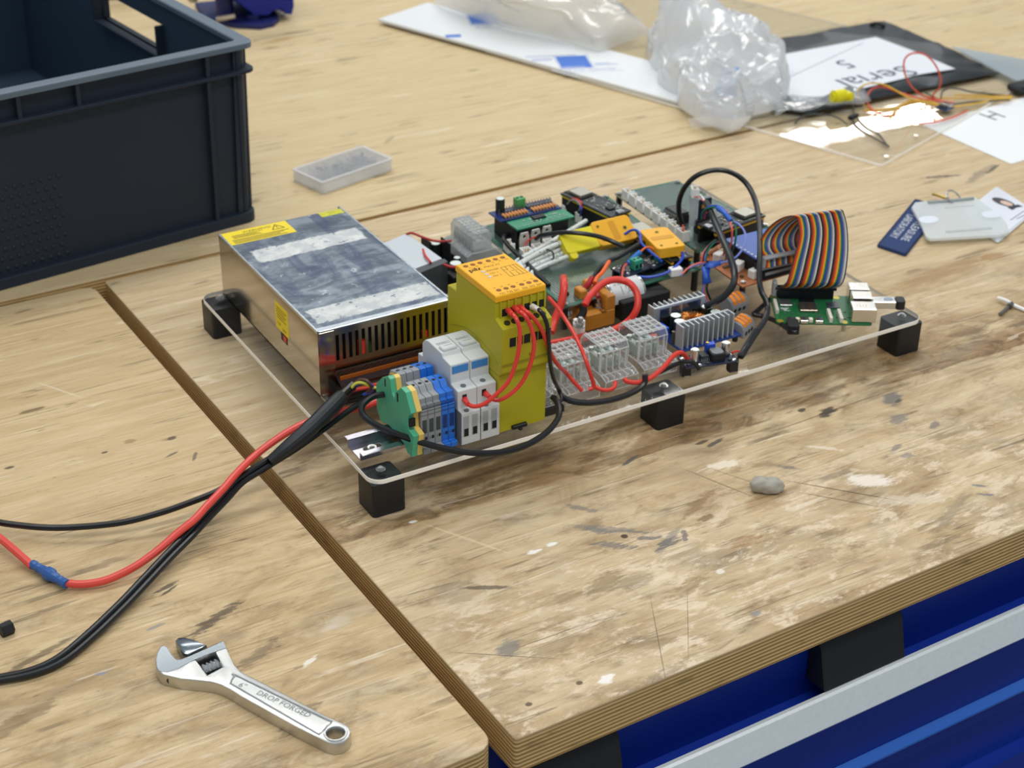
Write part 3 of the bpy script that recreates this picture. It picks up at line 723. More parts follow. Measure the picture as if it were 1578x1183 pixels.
def tblock(x0, w, m, label, cat='terminal block'):
    t = thing('terminal_block', label, cat, (x0+w/2, 45, 36), 'grey and blue terminal blocks')
    MB().prism(GPROF, x0+.1, x0+w-.1, bev=.25).build('housing', m, t)
    xc = x0+w/2
    mb = MB()
    holes_on(mb, xc, 62, 88.4); holes_on(mb, xc, 35.5, 88.3); mb.build('test_hole', DARKH, t)
    mb = MB(); mb.ring((xc, 44.3, 84.2), 1.7, .45, (0, .95, .35), 14, 5); mb.cyl((xc, 44.6, 84), (xc, 44.3, 84.2), 1.3, 10); mb.build('screw_well', mat('well_rim', '#b9bdc0', 0.4) if m is TGR else TBL, t)
    mb = MB(); mb.box(xc-1.9, 16.2, 54, xc+1.9, 17, 66); mb.build('entry', mat('entry_dark_grey', '#3d4247', 0.6) if m is TGR else mat('entry_dark_blue', '#0a2f6e', 0.6), t)
    mb = MB()
    for zz in (77.2, 73.6, 70.2): mb.box(x0+.2, 16.2, zz, x0+w-.2, 18.2, zz+.5)
    mb.build('rib_line', mat('groove_grey', '#5f6469', 0.6) if m is TGR else mat('groove_blue', '#123f86', 0.6), t)
    mb = MB(); M_ = frame((x0+.9, 16.45, 47.5), (1, 0, 0), (0, 0, 1))
    text_bm(mb, '1', 3.6, M_); bars(mb, M_, 2.2, 0, 4.4, 2.8)
    mb.build('lettering', INK, t)
    return t
for i, (m, lab) in enumerate(((TGR, 'grey terminal block next to the green and yellow one'), (TGR, 'middle one of the three grey terminal blocks'),
                              (TGR, 'grey terminal block touching the blue ones'), (TBL, 'blue terminal block touching the grey ones'), (TBL, 'blue terminal block next to the white switch module'))):
    tblock(51.9+i*6.1, 6.0, m, lab)

# ---------------------------------------------------------------- two white rail modules
WM = mat('light_grey_housing', '#d3d7d8', 0.42); WBL = mat('blue_marker_strip', '#3a86cf', 0.4)
WPROF = [(11, 36.2), (11, 65.5), (17, 67), (17, 83), (28.5, 84.5), (29, 101), (42, 102), (44, 105), (66, 105.5), (72, 104), (77, 99), (77, 86.5), (85, 85.5), (85, 44), (78, 41.8), (62.5, 41.8), (62.5, 36.2)]
for i in range(2):
    x0 = 85 + i*17.8; w = 17.5
    t = thing('rail_module', ['white rail module touching the blue terminal block', 'white rail module touching the tall yellow relay'][i], 'module', (x0+w/2, 45, 36), 'white rail modules')
    MB().prism(WPROF, x0+.15, x0+w, bev=.45).build('housing', WM, t)
    MB().box(x0+1.4, 28.4, 92.8, x0+w-1.4, 29.4, 99.4, .2).build('marker_strip', WBL, t)
    MB().box(x0+2.2, 45, 104.6, x0+w-2.2, 53, 107.6, .8).build('latch', WM, t)
    mb = MB(); M_ = Matrix.Translation((x0+2, 55, 105.3))
    for q, ln in ((9, 8), (7, 10), (4.2, 12), (3.2, 9), (1.8, 12)): bars(mb, M_, 1, q, 1+ln, q+.45)
    bars(mb, Matrix.Translation((x0+2, 48, 107.6)), 3, 1.6, 11, 2.0)
    mb.build('lettering', mat('grey_print', '#5b5f63', 0.6), t)
    mb = MB(); mb.cyl((x0+8, 22.5, 82.5), (x0+8, 22.5, 84.3), 2.3, 16); mb.build('screw_well', mat('well_grey', '#6c6f70', 0.5), t)
    mb = MB(); mb.cyl((x0+6, 13.8, 65.5), (x0+6, 13.8, 66.6), 2.2, 16); mb.build('screw_well', mat('well_grey', '#6c6f70', 0.5), t)
    mb = MB(); mb.box(x0+4.2, 16.7, 73.2, x0+8.0, 17.1, 79); mb.build('wire_entry', DARKH, t)
    for j in range(2):
        xa = x0+1.6+j*8.0
        mb = MB(); mb.box(xa, 10.85, 43.5, xa+5.6, 11.0, 62.5); mb.build('window_frame', mat('window_grey', '#a9adae', 0.5), t)
        mb = MB(); mb.box(xa+.9, 10.6, 44.2, xa+4.8, 11.0, 51); mb.build('window', DARKH, t)
        mb = MB(); mb.box(xa+4.9, 10.5, 43.5, xa+5.5, 11.2, 62.5); mb.build('rib', WM, t)
    mb = MB(); mb.box(x0, 10.98, 36.3, x0+.12, 84, 66); mb.build('shadow_gap', mat('gap_grey', '#7c8081', 0.6), t)
    if i == 0:
        mb = MB(); mb.cyl((x0-.3, 28, 55), (x0+.3, 28, 55), 3, 16); mb.build('side_hole', mat('hole_blue_grey', '#2d3c58', 0.5), t)

# ---------------------------------------------------------------- tall yellow safety relay
RY = mat('olive_yellow_housing', '#b5ab22', 0.5, spec=.3); RO = mat('amber_cover_plastic', '#f6b524', 0.42, spec=.3)
rl = thing('safety_relay', 'tall olive yellow relay with amber lid and red wires in front', 'relay', (143, 57, 35))
LIP = 158
RPROF = [(14, 35.5), (14, 88), (9, 92), (8, 133.5), (20, 139), (20, 152), (84, 152), (84.5, 134.5), (99, 133.5), (99, 35.5), (62.6, 35.5), (62.6, 41.9), (27.4, 41.9), (27.4, 35.5)]
mb = MB(); mb.prism([(14, 35.5), (14, 88.6), (98.8, 88.6), (98.8, 35.5), (62.6, 35.5), (62.6, 41.9), (27.4, 41.9), (27.4, 35.5)], 121, 165.4, bev=.4); mb.build('lower_housing', RY, rl)
mb = MB(); mb.prism([(13.6, 89), (9.5, 93), (8, 133.5), (20, 138), (20, 152), (84, 152), (84.5, 134.5), (99, 133.5), (99, 89)], 120.6, 165.8, bev=.5); uh = mb.build('upper_housing', RY, rl)
mb = MB(); mb.prism([(19, 152), (19, 157), (20.5, 158), (83, 158), (85, 157), (85, 152)], 120.2, 166.2, bev=.5); cov = mb.build('lid', RO, rl)
mb = MB()
for c in range(6):
    gx = 120.2+4.0+[4.5, 11, 17.4, 25.2, 31.7, 38.2][c]
    mb.box(gx-2.7, 19.5, 138.4, gx+2.7, 20.4, 144.6)
mb.build('clamp_opening', DARKH, rl)
for c in range(7):
    gx = 120.2+[4.8, 11.6, 18.0, 25.2, 32.2, 38.8, 45.2][c]
    mb = MB(); mb.box(gx-.7, 18.6, 138.2, gx+.7, 20.2, 151.8); mb.build('divider', RY, rl)
mb = MB()
for gx in (127.2, 133.8, 140.4, 147.4, 154, 160): mb.cyl((gx, 13.4, 134.4), (gx, 12.8, 136.3), 2.5, 16)
mb.build('screw_hole', mat('hole_olive', '#2c290a', 0.6), rl)
mb = MB()
for xa, xb in ((127.2, 139), (140.4, 152.6), (153.6, 165)): mb.box(xa, 8.0, 116.4, xb, 9.0, 124)
mb.build('slot_window', DARKH, rl)
for xa in (133, 146.2, 159.2):
    mb = MB(); mb.box(xa-.5, 7.6, 116.4, xa+.5, 8.6, 124); mb.build('window_bar', RY, rl)
mb = MB(); mb.box(120.7, 8.3, 100.2, 165.7, 9.9, 101); mb.box(146, 8.0, 104, 151, 9, 106); mb.build('moulded_line', mat('olive_shadow_line', '#8d841c', 0.5), rl)
mb = MB(); mb.box(133, 11, 36.2, 147, 14.2, 39.6, .5); mb.box(139, 10.4, 34.4, 142, 14, 36.4, .3); mb.build('rail_clip', BLACKP, rl)
# arc moulded in the flank
mb = MB()
mb.tube([(120.5,95.5,98.6), (120.5,79.8,104.6), (120.5,65.5,108.2), (120.5,50.3,108.7), (120.5,36.5,107), (120.5,24.9,104.2), (120.5,14.5,99.3)], .3, 6)
mb.build('flank_arc', mat('olive_shadow_line', '#8d841c', 0.5), rl)
for r_, yy in (([5.6, 12.2, 18.8, 26.6, 33.2, 40], 77.5), ([7.6, 14.2, 20.6, 28.6, 35.2, 41.4], 27.5)):
    for xx in r_:
        mb = MB(); mb.cyl((120.2+xx, yy, 157.6), (120.2+xx, yy, 158.12), 2.2, 18); mb.build('screw_access_hole', mat('hole_amber', '#8a4f08', 0.6), cov)
mb = MB(); M_ = Matrix.Translation((120.2, 19, LIP))
text_bm(mb, 'pilz', 8.2, M_ @ Matrix.Translation((3.2, 47.2, 0)), sx=1.0)
for dx in (.25, .5): text_bm(mb, 'pilz', 8.2, M_ @ Matrix.Translation((3.2+dx, 47.2, 0)))
text_bm(mb, 'PNOZ X3', 3.4, M_ @ Matrix.Translation((17.5, 48.4, 0)))
text_bm(mb, 'POWER', 3.2, M_ @ Matrix.Translation((16, 41.4, 0))); text_bm(mb, 'CH. 1', 3.2, M_ @ Matrix.Translation((16, 36.2, 0))); text_bm(mb, 'CH. 2', 3.2, M_ @ Matrix.Translation((16, 31, 0)))
for s_, xx in zip(('A1', 'B1', 'Y1', '13', '23', 'A2'), (6, 12.6, 19.4, 27, 33.6, 40)): text_bm(mb, s_, 2.6, M_ @ Matrix.Translation((xx, 53.6, 0)))
for s_, xx in zip(('Y31', 'Y32', 'S21', 'S22', 'S33', 'S34'), (4.6, 11.2, 17.8, 25.4, 32, 38.4)): text_bm(mb, s_, 3.5, M_ @ Matrix.Translation((xx, 1.2, 0)), sx=.95)
for s_, xx in zip(('14', '24', '34', '41', 'Y4', 'Y5'), (5, 11.6, 18.2, 26, 32.6, 39)): text_bm(mb, s_, 2.4, M_ @ Matrix.Translation((xx, 12.4, 0)))
for (a, b) in (((29, 43), (43, 43)), ((28, 25), (44, 25)), ((29, 43), (28, 25)), ((43, 43), (44, 25)), ((33, 43), (32.4, 36)), ((37, 43), (37.4, 35)), ((32, 34), (31.6, 25)), ((37, 32), (36.8, 25)), ((29, 38), (32, 37)), ((34, 34), (39, 33)), ((40.4, 43), (40.2, 25))):
    d = (Vector(b)-Vector(a)).normalized(); nn = Vector((-d.y, d.x))*0.22
    t = bmesh.new(); t.faces.new([t.verts.new((*q, .06)) for q in (Vector(a)-nn, Vector(b)-nn, Vector(b)+nn, Vector(a)+nn)]); t.transform(M_); mb._merge(t)
mb.build('lettering', mat('cover_print', '#2a2313', 0.6), cov)
mb = MB()
for yy in (41.6, 36.2, 30.8): mb.box(120.2+11.6, 19+yy, 158, 120.2+14.6, 19+yy+2.8, 158.3)
mb.build('light_window', mat('light_window_grey', '#c9c6c0', 0.3), cov)

# ---------------------------------------------------------------- clear distribution blocks
CB = clear('clear_polycarbonate', '#fcfdfd', 0.06, '#ffffff', 0.04, 0.08, 1.8, 0.5, 350)
CBE = clear('milky_rib_and_glint', '#fcfdfd', .58, '#ffffff', .08, .10, 2.0)  # whitened so the edge bars read as glints of light; the ribs share it
MINT = mat('terminal_brass_tin', '#cfd6d2', 0.2, 1.0)
FOILG = mat('dull_mint_insert', '#c4d2cc', 0.3, .4)
def clear_block(M, label, dark=False, lx=38, nm='clear_terminal_box', mats=None):
    """stepped see-through box: low entry tier all round, ribbed cover above, clamps and screws inside"""
    c_, f_, s_, e_ = mats or (CB, FOILG, MINT, CBE)
    t = thing(nm, label, 'terminal box', tuple(M.to_translation()), 'clear terminal boxes')
    mb = MB(M); mb.prism([(0, 0), (0, 10), (8, 13), (56, 13), (64, 10), (64, 0)], 0, lx, bev=.6); mb.build('base', c_, t)
    mb = MB(M); mb.prism([(14, 13.2), (12.5, 31), (16, 36), (42, 36), (46, 31), (46, 13.2)], 3, lx-3, bev=.8); mb.build('cover', c_, t)
    n = int(lx//6.2)
    mb = MB(M)
    for k in range(n): mb.box(4.5+k*6.2, 14, 36, 5.9+k*6.2, 42, 37.4, .2)
    for k in range(4): mb.box(3, 17+k*7, 35.6, lx-3, 18.2+k*7, 37.2, .2)
    for k in range(n): mb.box(1.6+k*6.6, 12.4, 13, 2.6+k*6.6, 14.2, 31)
    for k in range(n): mb.box(2.5+k*6.2, .5, 9.8, 3.4+k*6.2, 12.5, 13.4)
    mb.build('moulded_ribs', e_, t)
    mb = MB(M)      # whitish bars standing in for light refracted along base and cover edges
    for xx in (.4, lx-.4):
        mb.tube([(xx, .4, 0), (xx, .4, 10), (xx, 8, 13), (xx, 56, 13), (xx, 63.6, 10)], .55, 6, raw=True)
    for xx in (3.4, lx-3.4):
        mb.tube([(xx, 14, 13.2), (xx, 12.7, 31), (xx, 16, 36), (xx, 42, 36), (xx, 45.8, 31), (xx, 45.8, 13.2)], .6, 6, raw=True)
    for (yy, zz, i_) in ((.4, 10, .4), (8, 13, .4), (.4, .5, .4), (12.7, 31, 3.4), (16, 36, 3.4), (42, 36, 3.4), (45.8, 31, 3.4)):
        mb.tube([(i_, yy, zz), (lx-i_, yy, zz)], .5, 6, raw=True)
    mb.build('edge_glints', e_, t)
    for k in range(int(lx//9)):
        xx = 6.5+k*8.2
        mb = MB(M); mb.box(xx-2.6, 15.5, 13.4, xx+2.6, 40, 24, .5); mb.build('clamp', f_, t)
        mb = MB(M); mb.cyl((xx, 20, 24), (xx, 20, 27), 2.3, 12); mb.cyl((xx, 34, 24), (xx, 34, 27), 2.3, 12)
        mb.cyl((xx, 15.4, 18), (xx, 14.6, 18), 2, 12); mb.build('clamp_screw', s_, t)
    mb = MB(M)
    for k in range(n): mb.cyl((4+k*6.4, 1.5, 10.0), (4+k*6.4, 4.5, 12.2), 1.7, 10)
    mb.build('entry_funnels', c_, t)
    if dark:
        MB(M).box(-.5, -3, -6.5, lx, 60, -.3, .4).build('dark_base', BLACKP, t)
    return t
TR = Matrix.Translation
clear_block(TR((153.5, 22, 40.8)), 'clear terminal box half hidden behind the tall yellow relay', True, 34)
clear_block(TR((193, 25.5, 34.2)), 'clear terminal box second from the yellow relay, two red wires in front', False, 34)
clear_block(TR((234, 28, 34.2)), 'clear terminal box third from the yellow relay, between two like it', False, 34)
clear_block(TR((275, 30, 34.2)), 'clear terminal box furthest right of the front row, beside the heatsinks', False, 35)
SMK = clear('frosted_polycarbonate', '#f4f6f6', 0.36, '#eceeee', 0.12, 0.06, 1.2, 0.4, 500)
cbk = clear_block(TR((233, 317, 53)) @ Matrix.Rotation(math.radians(-90), 4, 'Z') @ Matrix.Diagonal((1, .62, .8, 1)), 'frosted clear terminal box on a dark block, behind the silver power supply', False, 48, 'clear_terminal_box', (SMK, mat('frosted_insert', '#d6d8d6', 0.5), MINT, SMK))
SM2 = clear('smoked_block_plastic', '#5a5a58', 0.35, '#3c3c3b', 0.1)
MB().box(236, 266, 34.2, 276, 318, 52.8, .8).build('dark_base', SM2, cbk)

# ---------------------------------------------------------------- contactor
OCH = mat('ochre_moulding', '#c8842a', 0.45, bump=0.1, bscale=700)
ct = thing('contactor', 'ochre contactor with a silver coil can and thick red cables', 'contactor', (300, 152, 34))
mb = MB(); mb.box(280, 130, 34.2, 311, 173, 50, .8); mb.build('base_block', OCH, ct)
mb = MB(); mb.prism([(301, 50), (301, 60), (303, 63.5), (311, 63.5), (311, 50)], 130.4, 173, axis='y', bev=.6)
mb.box(281, 158, 50, 301, 172.6, 56, .6); mb.box(284, 148, 50, 292, 160, 66, 1.2); mb.build('upper_shell', OCH, ct)
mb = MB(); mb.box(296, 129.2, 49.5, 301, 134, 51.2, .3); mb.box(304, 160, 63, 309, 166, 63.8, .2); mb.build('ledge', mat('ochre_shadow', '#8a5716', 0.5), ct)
mb = MB(); mb.cyl((311, 151, 51), (350, 151, 51), 15.2, 36, bev=1.2); cyl_ = mb.build('coil_can', mat('coil_steel', '#c4c2bd', 0.22, 1.0), ct)
mb = MB(); n = 14
rows = [[(314+o, 151-15.35*math.cos(math.radians(a)), 51+15.35*math.sin(math.radians(a))) for o in (0, 33)] for a in range(-4, 100, 8)]
mb.grid(rows); lab = mb.build('paper_label', mat('silver_white_label', '#d3d6d6', 0.4, vary=0.05), cyl_)
mb = MB(); M_ = frame((316, 151-15.5*math.cos(math.radians(48)), 51+15.5*math.sin(math.radians(48))), (1, 0, 0), (0, math.sin(math.radians(48)), math.cos(math.radians(48))))
text_bm(mb, '10 WATT', 3.2, M_ @ TR((1, 4, .1)))
for (a, b, c, d) in ((8, -3, 8.4, 3), (8, -6, 8.4, -3.6), (13, -1, 13.4, 3), (13, -6, 13.4, -4), (15, -4, 20, -3.6), (15, -1.4, 20, -1), (15, -4, 15.4, -1), (19.6, -4, 20, -1), (23, -6, 23.4, 2), (2, -8.4, 26, -8.2)): bars(mb, M_, a, b, c, d, .12)
mb.build('lettering', mat('label_print', '#3c3f42', 0.6), lab)
def bolt(p, d, parent, r=4.6, mm=STEEL):
    p = Vector(p); d = Vector(d).normalized()
    mb = MB(); mb.cyl(p, p+d*1.2, r*1.35, 18, bev=.3); mb.cyl(p+d*1.2, p+d*5.0, r, 6, bev=.5); mb.cyl(p+d*5.0, p+d*8.5, r*.55, 12, bev=.4)
    return mb.build('terminal_bolt', mm, parent)
bolt((299.6,141.1,50), (0, 0, 1), ct, 4.4); bolt((301.8,170,50), (0, 0, 1), ct, 4.4); bolt((275.6,152.8,44), (-1, 0, 0), ct, 4.2); bolt((255.8,105.9,58), (0.1, -.2, .9), ct, 4.2)
mb = MB(); mb.tube([(267.2,120.3,70), (267,116.4,64), (261.8,115.3,58)], 3.6, 10); mb.build('rubber_boot', BLACKW, ct)
# white pillar, black fused boards
wp = MB(); wp.box(256, 108, 36.5, 264.5, 116.5, 60, .8); tag(wp.build('pillar', WHITEP), 'white nylon pillar in front of the ochre contactor', 'pillar')
fb = thing('black_module', 'flat black module with white print under the white pillar', 'module', (265, 100, 34))
MB().box(228, 92, 34.2, 300, 124, 36.4, .3).build('board', MATTEBLK, fb)
MB().box(229, 95, 36.4, 252, 117, 39.5, .6).build('housing', BLACKP, fb)
MB().box(262, 96, 36.4, 290, 106, 40.5, .6).build('housing', BLACKP, fb)
mb = MB(); text_bm(mb, 'G', 12, TR((234, 98, 39.5))); text_bm(mb, 'MIDI', 6, TR((268, 98, 40.5))); mb.build('lettering', WHITEP, fb)
mb = MB(); mb.tube([(293.5,116.8,38), (313.2,114.5,38), (346.3,113.7,38)], 3.0, 10); tag(mb.build('black_sleeve', BLACKW), 'straight black sleeve lying on the plate behind the red loop', 'sleeve')
bb = MB(); bb.box(318, 129, 34.2, 372, 176, 54, 1.0); tag(bb.build('black_box_module', MATTEBLK), 'plain black box under the front edge of the green prototyping board', 'module')

# ---------------------------------------------------------------- power converter with two heatsinks
PB = mat('pcb_blue', '#12357a', 0.35, vary=0.1, bscale=400); HS = mat('heatsink_aluminium', '#c2c7ca', 0.4, 0.5, bump=0.06, bscale=500)
CAPB = mat('capacitor_sleeve', '#14231f', 0.35); CAPT = mat('capacitor_top', '#e6efe9', 0.25, 0.3)
CU = mat('copper_coil', '#b8753a', 0.3, 0.9)
cv = thing('power_converter', 'blue board power converter with two finned silver heatsinks', 'converter', (358, 75, 34))
MB().box(326, 46, 40, 392, 104, 41.6, .2).build('board', PB, cv)
for (x, y) in ((330, 50), (388, 50), (330, 100), (388, 100)):
    mb = MB(); mb.cyl((x, y, 34.1), (x, y, 40), 2.6, 6); mb.build('standoff', BLACKP, cv)
def heatsink(y0, sgn, x0=327.5, L_=56.5):
    mb = MB(); mb.box(x0, y0-1.2, 41, x0+L_, y0+1.2, 63.5, .2); h = mb.build('heatsink', HS, cv)
    for k in range(11):
        xx = x0+.1+k*(L_-1.6)/10
        f = MB(); f.box(xx, y0+sgn*1.2, 41.5, xx+1.5, y0+sgn*9.5, 63.5, .25); f.build('fin', HS, h)
heatsink(58, -1); heatsink(91.5, 1, 326)
for (x, y) in ((341.5, 79), (338, 68), (376, 79), (377, 67)):
    mb = MB(); mb.cyl((x, y, 41.6), (x, y, 58.5), 5.2, 20, bev=.5); c = mb.build('capacitor', CAPB, cv)
    mb = MB(); mb.cyl((x, y, 58.4), (x, y, 58.8), 4.6, 20); mb.build('cap_top', CAPT, c)
mb = MB(); mb.ring((357.5, 75, 50), 9, 5, (0, 0, 1), 28, 10); tor = mb.build('toroid_core', MATTEBLK, cv)
mb = MB()
for k in range(24):
    a = math.radians(k*15); c = Vector((357.5+9*math.cos(a), 75+9*math.sin(a), 50))
    mb.ring(c, 5.4, .75, (-math.sin(a), math.cos(a), 0), 12, 5)
mb.build('winding', CU, tor)
for xx in (337, 350, 362, 372):
    mb = MB(); mb.box(xx-4.6, 86.6, 44, xx+4.6, 90.2, 55, .3); tq = mb.build('power_transistor', MATTEBLK, cv)
    mb = MB(); mb.box(xx-5, 89.4, 47, xx+5, 90.2, 62, .2); mb.build('metal_tab', mat('blue_grey_tab', '#7f92b8', 0.25, 0.9), tq)
mb = MB(); mb.box(320, 71, 41.6, 329.5, 82.5, 53, .6); tb_ = mb.build('screw_terminal', mat('terminal_royal_blue', '#1550c4', 0.35), cv)
mb = MB(); mb.box(319.8, 72.4, 43, 320.2, 75.9, 48.6); mb.box(319.8, 77.6, 43, 320.2, 81.1, 48.6); mb.cyl((324.5, 74.3, 52.4), (324.5, 74.3, 53.15), 1.9, 14); mb.cyl((324.5, 79.3, 52.4), (324.5, 79.3, 53.15), 1.9, 14); mb.build('clamp_opening', DARKH, tb_)
mb = MB(); mb.cyl((328, 62, 41.6), (328, 62, 53.6), 1.9, 12); mb.build('status_lamp', mat('smoked_lamp', '#4a4136', 0.2), cv)

# ---------------------------------------------------------------- small step-down board
sb = thing('stepdown_board', 'small step-down board on black spacers near the front edge', 'circuit board', (333, 12, 34))
SM = frame((307.3,13.2,46), (48, -11.5, 0), (0.22, 1, 0))
MB(SM).box(0, 0, -1.6, 49, 21, 0, .15).build('board', mat('pcb_dark_navy', '#14223c', 0.35, vary=0.2, bscale=600), sb)
for (x, y) in ((3, 9), (45.5, 5)):
    mb = MB(SM); mb.box(x-4, y-4, -11.9, x+4, y+4, -1.7, .3); sp = mb.build('spacer', BLACKP, sb)
    mb = MB(SM); mb.cyl((x, y, -11.7), (x, y, -10.6), 5, 14); mb.build('spacer_screw', STEEL, sp)
for (x, y) in ((11, 9.5), (42, 14)):
    mb = MB(SM); mb.cyl((x, y, 1), (x, y, 12), 3.7, 20, bev=.5); mb.build('capacitor', mat('can_aluminium', '#cfd0cd', 0.28, 0.9), sb)
    mb = MB(SM); mb.box(x-4, y-4, 0, x+4, y+4, 1.2, .3); mb.build('capacitor_foot', MATTEBLK, sb)
mb = MB(SM); mb.rbox(25, 3, 0, 38, 17, 7.2, 2.4, 3, .6); ind = mb.build('inductor', MATTEBLK, sb)
mb = MB(SM); mb.rbox(26.2, 4.2, 7.2, 36.8, 15.8, 7.7, 3.4, 4); mb.build('inductor_top', mat('ferrite_grey', '#77797a', 0.4), ind)
mb = MB(SM); mb.box(24.5, 15.5, 0, 33, 20.5, 11, .3); tp = mb.build('trimmer', BLUEW, sb)
mb = MB(SM); mb.cyl((26, 18, 11), (26, 18, 12.2), 1.3, 12); mb.build('trimmer_screw', GOLD, tp)
mb = MB(SM); mb.box(17, 8, 0, 24, 18, 4.5, .3); ic = mb.build('regulator_chip', mat('chip_black', '#25282a', 0.45), sb)
mb = MB(SM)
for k in range(5): mb.box(16.7+k*1.7, 3.6, .1, 17.5+k*1.7, 8, .6); mb.box(16.7+k*1.7, 7.4, .1, 17.5+k*1.7, 8, 3)
mb.build('chip_pins', CHROME, ic)
for (x, y) in ((13, 2.5), (3, 17), (46, 12), (46, 3)):
    mb = MB(SM); mb.ball((x, y, 0), 2.4, (1.2, 1, .5), 10); mb.build('solder_pad', CHROME, sb)
mb = MB(SM); mb.box(40, 2, 0, 43, 4, 1.4, .1); mb.box(19, 1, 0, 22, 3, 1.4, .1); mb.build('small_parts', mat('part_dark', '#2d2a28', 0.4), sb)

# ---------------------------------------------------------------- lever connectors
WG = mat('connector_grey', '#8d9196', 0.35); OL = mat('orange_lever', '#f08a1e', 0.4)
def lever(M, label):
    t = thing('lever_connector', label, 'connector', tuple(M.to_translation()), 'orange levered wire connectors')
    prof = [(0, 0), (0, 8), (3, 13), (9, 15), (15, 14), (19, 9), (19, 3), (16, 0)]
    MB(M).prism(prof, 0, 21, bev=.9).build('body', WG, t)
    for k in range(3):
        mb = MB(M); mb.prism([(1.0, 10.2), (2.6, 13.6), (9, 15.9), (13, 15.9), (13, 14.4), (9, 14.2), (3.5, 12)], 1.9+k*5.6, 5.9+k*5.6, bev=.25); mb.build('lever', OL, t)
        mb = MB(M); mb.cyl((3.9+k*5.6, -.15, 4.5), (3.9+k*5.6, .2, 4.5), 2, 12); mb.build('wire_entry', DARKH, t)
    return t
LM1 = frame((414.1,90,34.4), (1, .12, 0), (-.1, 1, .15))
lever(LM1, 'lever connector standing behind the other, three orange levers side by side')
LM2 = frame((396.2,47.7,34.4), (.75, .35, 0), (-.45, .8, .0)) @ TR((0, 0, 0))
lm2 = lever(LM2, 'lever connector lying nearer the front, green mark on its side')
mb = MB(LM2); mb.box(21, 4, 3, 21.1, 12, 4.6); mb.build('green_mark', mat('green_mark', '#1f7d4a', 0.5), lm2)

# ---------------------------------------------------------------- single board computer
PI_A = -31.4
PM = rotz(PI_A, (432.1,46.6,43))
pi = thing('single_board_computer', 'green single board computer at the right end under the rainbow ribbon', 'circuit board', (493.2,42.7,34))
PG = mat('pcb_green', '#1f6a3c', 0.35, vary=0.25, bscale=500)
MB(PM).rbox(0, 0, -1.5, 87, 57, 0, 3, 4).build('board', PG, pi)
for (x, y) in ((3.6, 3.6), (62, 3.6), (3.6, 53), (62, 53)):
    mb = MB(PM); mb.cyl((x, y, -8.8), (x, y, -1.5), 2.4, 6); mb.build('standoff', STEEL, pi)
    mb = MB(PM); mb.cyl((x, y, 0), (x, y, .15), 3.1, 16); mb.build('gold_ring', mat('ring_gold', '#c9b84a', 0.35, .6), pi)
USB = mat('usb_shell', '#d4d2cc', 0.22, 1.0)
def port(x0, y0, x1, y1, h, name, lid=0.0):
    mb = MB(PM); mb.box(x0, y0, .2, x1, y1, h, .5); o = mb.build(name, USB, pi)
    return o
eth = port(68, 2.5, 90, 19, 14, 'network_port')
u1 = port(71, 22, 89.5, 36, 16, 'usb_port'); u2 = port(71, 40, 89.5, 54, 16, 'usb_port')
for o_, y0, y1 in ((eth, 5, 16.5), (u1, 23.5, 34.5), (u2, 41.5, 52.5)):
    mb = MB(PM); mb.box(89.2 if o_ is not eth else 89.8, y0, 2, 89.9 if o_ is not eth else 90.2, y1, 11, .1); mb.build('port_opening', DARKH, o_)
mb = MB(PM)
for k in range(4): bars(mb, PM @ TR((0, 0, 14)), 73+k*2.6, 7, 73.5+k*2.6, 13)
mb.build('stamped_marks', mat('stamp_grey', '#8d8d88', 0.5), eth)
mb = MB(PM); mb.box(24, 21, 0, 40, 36, 2.6, .4); mb.build('processor_can', mat('can_brown_grey', '#a59a8f', 0.25, 0.9), pi)
mb = MB(PM); mb.box(26, 39, 0, 40, 50, 1.4, .2); mb.build('memory_chip', BLACKP, pi)
mb = MB(PM); mb.box(51, 30, 0, 62, 41, 1.4, .2); mb.build('hub_chip', mat('chip_grey_sheen', '#3a3e46', 0.3), pi)
mb = MB(PM); mb.box(7, 32, 0, 18, 44, 2, .3); mb.build('radio_can', mat('radio_can', '#b9bcbc', 0.3, 0.9), pi)
for x in (21.5, 35):
    mb = MB(PM); mb.box(x, -1, 0, x+7, 6.5, 3.2, .3); mb.build('video_port', CHROME, pi)
for x in (8.5,):
    mb = MB(PM); mb.box(x, -1.2, 0, x+9, 6.3, 3.3, .4); mb.build('power_port', CHROME, pi)
for x in (17.6, 29.5):
    mb = MB(PM); mb.box(x, 1.2, 0, x+3.4, 5.4, 3.4, .2); mb.build('white_block', mat('cream_plastic', '#e4ddcc', 0.45), pi)
for x in (48, 57.5):
    mb = MB(PM); mb.box(x, 1.5, 0, x+3, 21, 5, .2); mb.build('camera_socket', mat('socket_cream', '#d7d3c4', 0.45), pi)
mb = MB(PM); mb.box(1, 17, 0, 4, 40, 4.4, .2); mb.build('display_socket', mat('socket_cream', '#d7d3c4', 0.45), pi)
mb = MB(PM); rnd = random.Random(9)
for k in range(46):
    x = rnd.uniform(5, 66); y = rnd.uniform(8, 48); w = rnd.uniform(.8, 2.2); mb.box(x, y, 0, x+w, y+rnd.uniform(.8, 2), rnd.uniform(.5, 1.2))
stuff(mb.build('tiny_parts', mat('tiny_part_grey', '#6f7472', 0.35, .3, vary=.5, bscale=3000), pi))
mb = MB(PM)
for k in range(5): bars(mb, PM, 7, 24+k*1.3, 15-(k*3) % 4, 24.7+k*1.3)
mb.build('board_print', WHITEP, pi)
mb = MB(PM); mb.box(6.5, 49, 0, 58.5, 54.5, 8.6, .3); mb.build('pin_header', BLACKP, pi)
us = thing('usb_stick', 'silver stick with a black cap plugged into the computer', 'usb stick', tuple((PM @ Vector((105, 29, 5)))))
mb = MB(PM); mb.box(89.6, 23.5, 4, 112, 35, 11.4, .8); mb.build('metal_body', mat('stick_metal', '#c9cbca', 0.25, 0.9), us)
